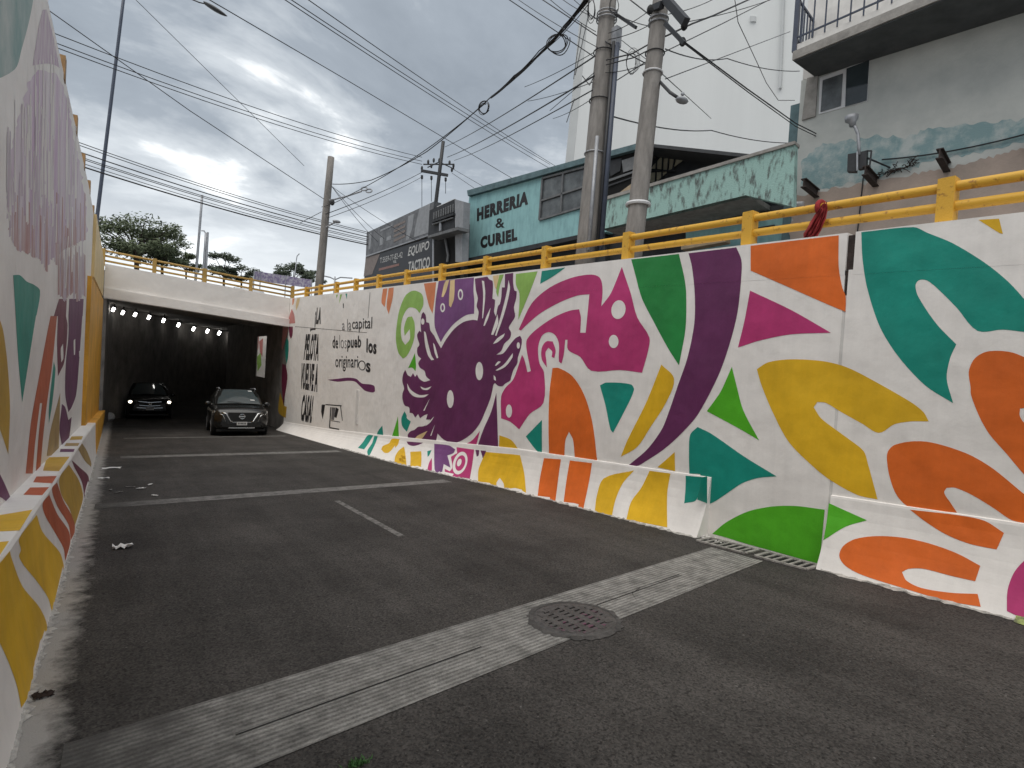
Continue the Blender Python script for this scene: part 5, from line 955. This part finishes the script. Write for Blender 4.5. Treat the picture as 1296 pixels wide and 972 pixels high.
# ================================================================== cars
def subdiv(o, n=1, bevel=0):
    if bevel: b = o.modifiers.new('bevel', 'BEVEL'); b.width = bevel; b.segments = 2; b.limit_method = 'ANGLE'
    if n: s = o.modifiers.new('sub', 'SUBSURF'); s.levels = n; s.render_levels = n
def suv(name, label, loc, w, h, ln, paint_m, lit, kind, zrot=math.pi, slope=.06):
    """front at +y in car space; width over the body w, roof height h"""
    T = thing(name, label, 'car', loc); T.rotation_euler = (slope if abs(zrot) > 1 else -slope, 0, zrot); ROOT[T.name] = Vector((0, 0, 0)); hw = w/2; f = ln/2
    def part(nm, m, mt, par=None, smooth=False): return m.out(nm, mt, par or T, smooth=smooth)
    st = [(f, .70, .40, .62, .74), (f-.05, .84, .28, .66, .86), (f-.18, .95, .22, .72, .95), (f-.45, .995, .22, .78, 1.00), (f-.9, 1, .22, .82, 1.04), (f-1.32, 1, .22, .86, 1.10), (f-2.2, 1, .22, .88, 1.12), (-f+.9, 1, .24, .9, 1.14), (-f+.25, .98, .28, .9, 1.12), (-f+.05, .9, .36, .85, 1.05), (-f, .78, .45, .8, .95)]
    rows = []
    for y, k, zb_, zs_, zt__ in st:
        a = hw*k; r = [(0, zb_), (a*.82, zb_), (a*.97, zb_+.12), (a, zs_-.12), (a*.985, zs_), (a*.93, zt__-.04), (a*.80, zt__), (a*.35, zt__+.03), (0, zt__+.035)]
        rows.append([(x, y, z*h/1.69) for x, z in r]+[(-x, y, z*h/1.69) for x, z in reversed(r[1:-1])]+[(0, y, zb_*h/1.69)])
    m = MB(); m.grid(rows); m.poly([p for p in rows[0][:-1]]); m.poly([p for p in rows[-1][:-1]]); body = part('body', m, paint_m, smooth=True)
    zb_, zr = 1.09*h/1.69, h-.03; g = [(f-1.28, .86, .86), (f-1.34, .90, .90)]
    y0, y1, y2, y3 = f-1.25, f-2.05, -f+.75, -f+.22        # windscreen foot, roof front, roof rear, tail foot
    cab = [[(sx*hw*a, y, z) for sx, a in ((1, b), (1, t))] for y, z, b, t in ()]
    def ring(y, zlo, zhi, a, b): return [(-a, y, zlo), (-a*.99, y, (zlo+zhi)/2), (-b, y, zhi), (-b*.6, y, zhi+.028), (0, y, zhi+.035), (b*.6, y, zhi+.028), (b, y, zhi), (a*.99, y, (zlo+zhi)/2), (a, y, zlo)]
    rr = [ring(y0, zb_-.02, zb_, hw*.88, hw*.86), ring(y0-.4, zb_-.02, zb_+(zr-zb_)*.52, hw*.90, hw*.79), ring(y1, zb_-.02, zr-.01, hw*.91, hw*.70), ring(y1-.5, zb_, zr, hw*.91, hw*.69), ring(y2, zb_, zr-.04, hw*.91, hw*.68), ring(y3, zb_, zb_+.1, hw*.88, hw*.78)]
    m = MB(); m.grid(rr); part('cabin', m, paint_m, smooth=True)
    def gl(nm, pts, mt='car_glass', par=None): return part(nm, MB().poly(pts), mt, par)
    def wsp(u, v, o=.012):                                   # windscreen: u -1..1 across, v 0..1 up
        za = zb_+.02+(zr-.05-zb_)*v; y = y0-(y0-y1)*v; a = hw*(.80-.155*v); return (u*a, y+o+.05*(1-abs(u)**2), za+o+.028*(1-u*u))
    part('windscreen', MB().grid([[wsp(-1+2*i/8, j/5) for i in range(9)] for j in range(6)]), 'car_glass', smooth=True)
    for sx in (-1, 1):
        gl('side_window', [(sx*(hw*.915+.004), y0-.35, zb_+.03), (sx*(hw*.915+.004), -.35, zb_+.03), (sx*(hw*.75+.02), -.35, zr-.12), (sx*(hw*.76+.02), y1-.02, zr-.12)]); gl('side_window', [(sx*(hw*.915+.004), -.42, zb_+.03), (sx*(hw*.915+.004), -f+.6, zb_+.06), (sx*(hw*.74+.02), -f+.95, zr-.14), (sx*(hw*.75+.02), -.42, zr-.12)])
        for yw in (f-.90, -f+.95):
            R = .35*h/1.69; wc = Vector((sx*(hw-.115), yw, R)); part('wheel_arch', MB().tube([(sx*(hw-.26), yw, R+.02), (sx*(hw+.004), yw, R+.02)], R+.07, 20), 'car_trim'); wh = part('wheel', MB().tube([wc-Vector((.10, 0, 0)), wc+Vector((.125, 0, 0))] if sx > 0 else [wc+Vector((.10, 0, 0)), wc-Vector((.125, 0, 0))], R, 22), 'rubber')
            rm = MB(); rm.tube([wc+Vector((sx*.10, 0, 0)), wc+Vector((sx*.132, 0, 0))], R*.30, 12)
            for k in range(5): a = 2*math.pi*k/5; rm.bar(wc+Vector((sx*.128, 0, 0)), wc+Vector((sx*.128, math.cos(a)*R*.66, math.sin(a)*R*.66)), .05, .012, (1, 0, 0))
            part('rim', rm, 'galvanised', wh)
        mi = MB(); mi.ball((sx*(hw+.10), y0-.32, zb_+.03), .12, 10, 6, (.95, .5, .72)); mi.bar((sx*(hw*.88), y0-.30, zb_-.02), (sx*(hw+.06), y0-.32, zb_), .04, .05); part('mirror', mi, paint_m, smooth=True)
        part('roof_rail', MB().tube([(sx*hw*.69, y1-.05, zr+.02), (sx*hw*.69, y1-.25, zr+.065), (sx*hw*.67, y2+.2, zr+.05), (sx*hw*.67, y2, zr)], .022, 7), 'galvanised', smooth=True)
        # head lamps wrap round the corners
        q = [(sx*hw*.42, f-.055, .80), (sx*hw*.70, f-.10, .84), (sx*hw*.90, f-.22, .88), (sx*hw*.965, f-.40, .90), (sx*hw*.955, f-.36, .82), (sx*hw*.86, f-.13, .76), (sx*hw*.62, f-.055, .74)]
        if kind == 'h': q = [(sx*hw*.50, f-.05, .80), (sx*hw*.78, f-.12, .86), (sx*hw*.94, f-.30, .90), (sx*hw*.96, f-.32, .82), (sx*hw*.82, f-.10, .74), (sx*hw*.55, f-.045, .74)]
        q = [(x, y+.028, z*h/1.69) for x, y, z in q]
        hl = part('headlight', MB().prism(q if sx > 0 else q[::-1], (0, -.09, 0)), 'lamp_clear')
        if lit: part('bulb', MB().ball((sx*hw*.84, f-.06, .82*h/1.69), .07, 12, 8, (1.1, .5, .9)), 'head_lit', hl, smooth=True)
        part('fog_recess', MB().box(sx*hw*.62-.10, sx*hw*.62+.10, f-.10, f+.01, .40, .50), 'car_trim')
    k = h/1.69
    if kind == 'n':
        part('grille', MB().prism([(-.46, f+.012, .84*k), (.46, f+.012, .84*k), (.33, f+.012, .52*k), (-.33, f+.012, .52*k)], (0, -.10, 0)), 'car_trim')
        for sx in (-1, 1): part('grille_trim', MB().tube([(sx*.66, f-.02, .83*k), (sx*.52, f+.03, .80*k), (sx*.37, f+.035, .53*k), (sx*.30, f+.035, .51*k)], .026, 7), 'chrome', smooth=True); part('grille_trim', MB().tube([(sx*.72, f-.02, .78*k), (sx*.62, f+.02, .75*k), (sx*.52, f+.03, .52*k)], .018, 6), 'chrome', smooth=True)
        em = part('emblem', MB().tube([(.085*math.cos(a), f+.03, .70*k+.085*math.sin(a)) for a in [2*math.pi*i/20 for i in range(21)]], .014, 6), 'chrome'); part('emblem_bar', MB().box(-.105, .105, f+.02, f+.045, .70*k-.018, .70*k+.018), 'chrome', em)
        part('skid_plate', MB().box(-.42, .42, f-.02, f+.035, .275, .315), 'chrome'); part('lower_intake', MB().box(-.62, .62, f-.12, f+.008, .33, .44), 'car_trim'); part('grille_bar', MB().box(-.30, .30, f+.0, f+.04, .485*k, .505*k), 'chrome')
        pz = .45
        for u, v in ((-.78, .22), (-.80, .88)): p0 = wsp(u, v, .02); part('sticker', MB().poly([p0, wsp(u+.22, v, .02), wsp(u+.22, v+.07, .02), wsp(u, v+.07, .02)]), 'plate')
    else:
        part('grille', MB().prism([(-.46, f+.012, .84*k), (.46, f+.012, .84*k), (.40, f+.012, .62*k), (-.40, f+.012, .62*k)], (0, -.10, 0)), 'car_trim')
        part('grille_bar', MB().tube([(-.46, f+.02, .84*k), (0, f+.045, .80*k), (.46, f+.02, .84*k)], .018, 6), 'chrome'); part('grille_bar', MB().tube([(-.42, f+.02, .66*k), (0, f+.04, .63*k), (.42, f+.02, .66*k)], .014, 6), 'chrome')
        part('bumper_trim', MB().tube([(-.52, f+.0, .545*k), (0, f+.035, .52*k), (.52, f+.0, .545*k)], .015, 6), 'chrome')
        em = part('emblem', MB().tube([(-.075, f+.05, .80*k), (-.055, f+.05, .66*k), (.055, f+.05, .66*k), (.075, f+.05, .80*k), (-.075, f+.05, .80*k)], .011, 5), 'chrome')
        e2 = MB(); e2.bar((-.035, f+.055, .78*k), (-.028, f+.055, .68*k), .022, .016); e2.bar((.035, f+.055, .78*k), (.028, f+.055, .68*k), .022, .016); e2.bar((-.03, f+.055, .725*k), (.03, f+.055, .725*k), .02, .016); part('emblem_letter', e2, 'chrome', em); pz = .50
    pl = part('number_plate', MB().box(-.165, .165, f+.02, f+.052, pz-.06, pz+.06), 'plate')
    for i in range(6): part('plate_character', MB().box(-.125+.045*i, -.10+.045*i, f+.0525, f+.0545, pz-.03, pz+.03), 'car_trim', pl)
    part('underbody', MB().box(-hw*.86, hw*.86, -f+.2, f-.15, .16, .24), 'car_trim'); part('wiper', MB().tube([wsp(-.1, .02, .03), wsp(.55, .10, .03)], .009, 5), 'rubber')
    return T
pc = SU['road'].hit(311, 552); yN = pc[1]
suv('car', 'dark grey sports utility car with chrome V grille leaving the tunnel mouth', (pc[0]+.02, yN+2.33, roadz(yN+2.33)+.004), 1.84, 1.69, 4.65, 'car_dark', False, 'n', zrot=math.pi-.07)
pc2 = SU['road'].hit(189, 531); yH = pc2[1]
suv('car', 'black car with lit headlights still inside the dark tunnel', (pc2[0], yH+2.3, roadz(yH+2.3)+.004), 1.86, 1.68, 4.6, 'car_black', True, 'h', slope=.025)
qv = atz(311, 364, 38); 
suv('car', 'white car seen through the pale guardrail above the tunnel', (qv.x, qv.y+1.2, 4.052), 1.78, qv.z-4.05, 4.4, 'silver_car', False, 'h', zrot=.4, slope=0)

# ================================================================== things on the road
cx, cy = SU['road'].hit(727, 784.5); RR = .5*abs(SU['road'].hit(779, 787)[0]-SU['road'].hit(675, 783)[0])
def rz(x, y, o): return Vector((x, y, roadz(y)+o))
MH = thing('manhole_cover', 'round cast-iron grated manhole cover set in the concrete strip, sprayed magenta', 'manhole', rz(cx, cy, 0)); r = max(.28, min(.50, RR*1.0)); print('manhole', RR, r)
m = MB(); n = 32
ro = [rz(cx+math.cos(2*math.pi*i/n)*(r+.035), cy+math.sin(2*math.pi*i/n)*(r+.035), .006) for i in range(n+1)]; r1 = [rz(cx+math.cos(2*math.pi*i/n)*r, cy+math.sin(2*math.pi*i/n)*r, .016) for i in range(n+1)]; r2 = [rz(cx+math.cos(2*math.pi*i/n)*(r-.035), cy+math.sin(2*math.pi*i/n)*(r-.035), .016) for i in range(n+1)]; r3 = [rz(cx+math.cos(2*math.pi*i/n)*(r-.04), cy+math.sin(2*math.pi*i/n)*(r-.04), .008) for i in range(n+1)]
m.grid([ro, r1, r2, r3]); m.out('frame', 'iron', MH)
MB().poly([rz(cx+math.cos(2*math.pi*i/n)*(r-.04), cy+math.sin(2*math.pi*i/n)*(r-.04), .009) for i in range(n)]).out('pit', 'pit_black', MH)
MB().grid([[rz(cx+math.cos(2*math.pi*i/n)*(r-.048), cy+math.sin(2*math.pi*i/n)*(r-.048), .015) for i in range(n+1)], [rz(cx+math.cos(2*math.pi*i/n)*(r*.885), cy+math.sin(2*math.pi*i/n)*(r*.885), .016) for i in range(n+1)]]).out('cover_ring', 'iron', MH)
rows_ = [-.55, -.40, -.25, -.10, .05, .20, .35, .50]
for i, u in enumerate([-.78+.195*i for i in range(9)]):      # long bars, then the wide webs that cross them
    hl = math.sqrt(max(0, .90**2-u*u))*r; MB().bar(rz(cx-hl, cy+u*r-.02, .0135), rz(cx+hl, cy+u*r+.02, .0135), .032, .009).out('grate_bar', 'magenta_spray' if i < 5 else 'iron', MH)
for v in (-.62, -.22, .18, .58):
    hl = math.sqrt(.91**2-v*v)*r; MB().bar(rz(cx+v*r, cy-hl, .0142), rz(cx+v*r, cy+hl, .0142), .055, .009).out('grate_bar', 'iron', MH)
rnd = random.Random(4); n = 60; R = [[], [], []]
for i in range(n+1):
    a = 2*math.pi*i/n; w = rnd.uniform(.0, .03) if i < n else w0
    if i == 0: w0 = w
    for k, q, o in ((0, r+.02, .012), (1, r+.04+w*.4, .012), (2, r+.05+w, .005)): R[k].append(rz(cx+math.cos(a)*q, cy+math.sin(a)*q, o+(rnd.uniform(-.002, .004) if k == 1 else 0)))
MB().grid(R).out('mortar_collar', 'collar', MH)
# drain grates along the right-hand wall
def drain(label, y0, y1, x0, x1):
    T = thing('drain_grate', label, 'drain', rz((x0+x1)/2, (y0+y1)/2, 0), 'drain grates at the foot of the mural wall')
    MB().poly([rz(x0, y0, .0055), rz(x1, y0, .0055), rz(x1, y1, .0055), rz(x0, y1, .0055)]).out('pit', 'pit_black', T)
    for a, b in (((x0, y0), (x1, y0)), ((x0, y1), (x1, y1)), ((x0, y0), (x0, y1)), ((x1, y0), (x1, y1))): MB().bar(rz(*a, .012), rz(*b, .012), .035, .016).out('frame', 'kerb_dirt', T)
    k = int((y1-y0)/.075)
    for i in range(1, k): y = y0+(y1-y0)*i/k; MB().bar(rz(x0+.017, y, .011), rz(x1-.017, y, .011), .026, .010).out('grate_bar', 'kerb_dirt', T)
a = SU['road'].hit(885, 684); b = SU['road'].hit(945, 702); c = SU['road'].hit(957, 703); d = SU['road'].hit(1025, 722)
drain('slotted iron drain grate where the concrete strip meets the wall', b[1]+.02, a[1]-.02, 5.50, 5.76); drain('slotted iron drain grate in front of the green painted petal', d[1]+.02, c[1]-.03, 5.50, 5.76)
# litter and growth
def flat_bit(name, label, cat, p, w, l, mt, seed, h=.02, rot=0):
    rnd = random.Random(seed); q = SU['road'].hit(*p); c = rz(*q, .004); rows = []
    for i in range(6):
        r_ = []
        for j in range(6):
            u = (i/5-.5)*l*(1+rnd.uniform(-.15, .15)); v = (j/5-.5)*w*(1+rnd.uniform(-.15, .15)); x = u*math.cos(rot)-v*math.sin(rot); y = u*math.sin(rot)+v*math.cos(rot); r_.append(c+Vector((x, y, rnd.uniform(0, h)-.06*y)))
        rows.append(r_)
    m = MB(); m.grid(rows); o = m.out(name, mt, label=label, cat=cat); so_ = o.modifiers.new('th', 'SOLIDIFY'); so_.thickness = .003; return o
flat_bit('paper_scrap', 'crumpled white paper scrap on the asphalt near the yellow striped plinth', 'litter', (155, 694), .10, .16, 'paper', 1, .045)
flat_bit('paper_scrap', 'flat white sheet of litter on the road beyond the faded strip', 'litter', (141, 593), .18, .30, 'paper', 2, .02); flat_bit('paper_scrap', 'small pale scrap beside the left plinth, short of the flat white sheet', 'litter', (131, 606), .08, .16, 'paper', 3, .02)
LAB = ['longest pale shred in the scatter of rubbish on the road', 'bright crumpled shred in the middle of the rubbish scatter', 'thin grey shred close to the left plinth', 'white shred at the end of the rubbish scatter away from the wall', 'small grey shred beside the striped plinth foot', 'white shred lying on the faded strip']
for i, p in enumerate([(165, 617), (178, 619), (150, 624), (190, 614), (140, 621), (196, 628)]): flat_bit('debris_shred', LAB[i], 'litter', p, .04, .13, 'paper' if i % 2 else 'worn_line', 20+i, .02, .4*i)
m = MB(); rnd = random.Random(6); q = SU['road'].hit(134, 533); m.ball(rz(q[0]+.12, q[1], .2), .21, 12, 8, (1, 1, .9), .22, rnd); m.out('plastic_bag', 'paper', label='white knotted plastic bag lying at the yellow tunnel corner', cat='bag', smooth=True)
m = MB(); rnd = random.Random(8); q = SU['road'].hit(54, 883)
for i in range(40): a = rz(q[0]+rnd.uniform(-.035, .035), q[1]+rnd.uniform(-.025, .03), .004+rnd.uniform(0, .015)); u = Vector((rnd.gauss(0, 1), rnd.gauss(0, 1), rnd.gauss(0, .4))).normalized()*.02; w = u.orthogonal().normalized()*.009; m.poly([a-u, a+w, a+u, a-w])
m.out('dead_leaves', 'leaf_litter', label='small clump of dark dead leaves by the yellow striped plinth', cat='leaves')
m = MB(); q = SU['road'].hit(452, 968)
for i in range(90): a = rz(q[0]+rnd.gauss(0, .022), q[1]+rnd.gauss(0, .012), .003); t_ = a+Vector((rnd.gauss(0, .012), rnd.gauss(0, .012), rnd.uniform(.008, .025))); w = Vector((rnd.gauss(0, 1), rnd.gauss(0, 1), 0)).normalized()*.005; m.poly([a-w, a+w, t_])
m.out('weed_tuft', 'weed', label='tuft of green weed growing out of the asphalt', cat='weed')
m = MB(); q = SU['road'].hit(908, 676)
for i in range(60): s = rnd.uniform(.005, .018); m.ball((rnd.uniform(5.66, 5.83), rnd.uniform(3.62, 3.96), roadz(3.8)+s*.4), s, 6, 4, (1, 1, .7), .6, rnd)
m.out('rubble_heap', 'white_old', label='little heap of broken mortar in the wall recess beside the drain', cat='rubble')
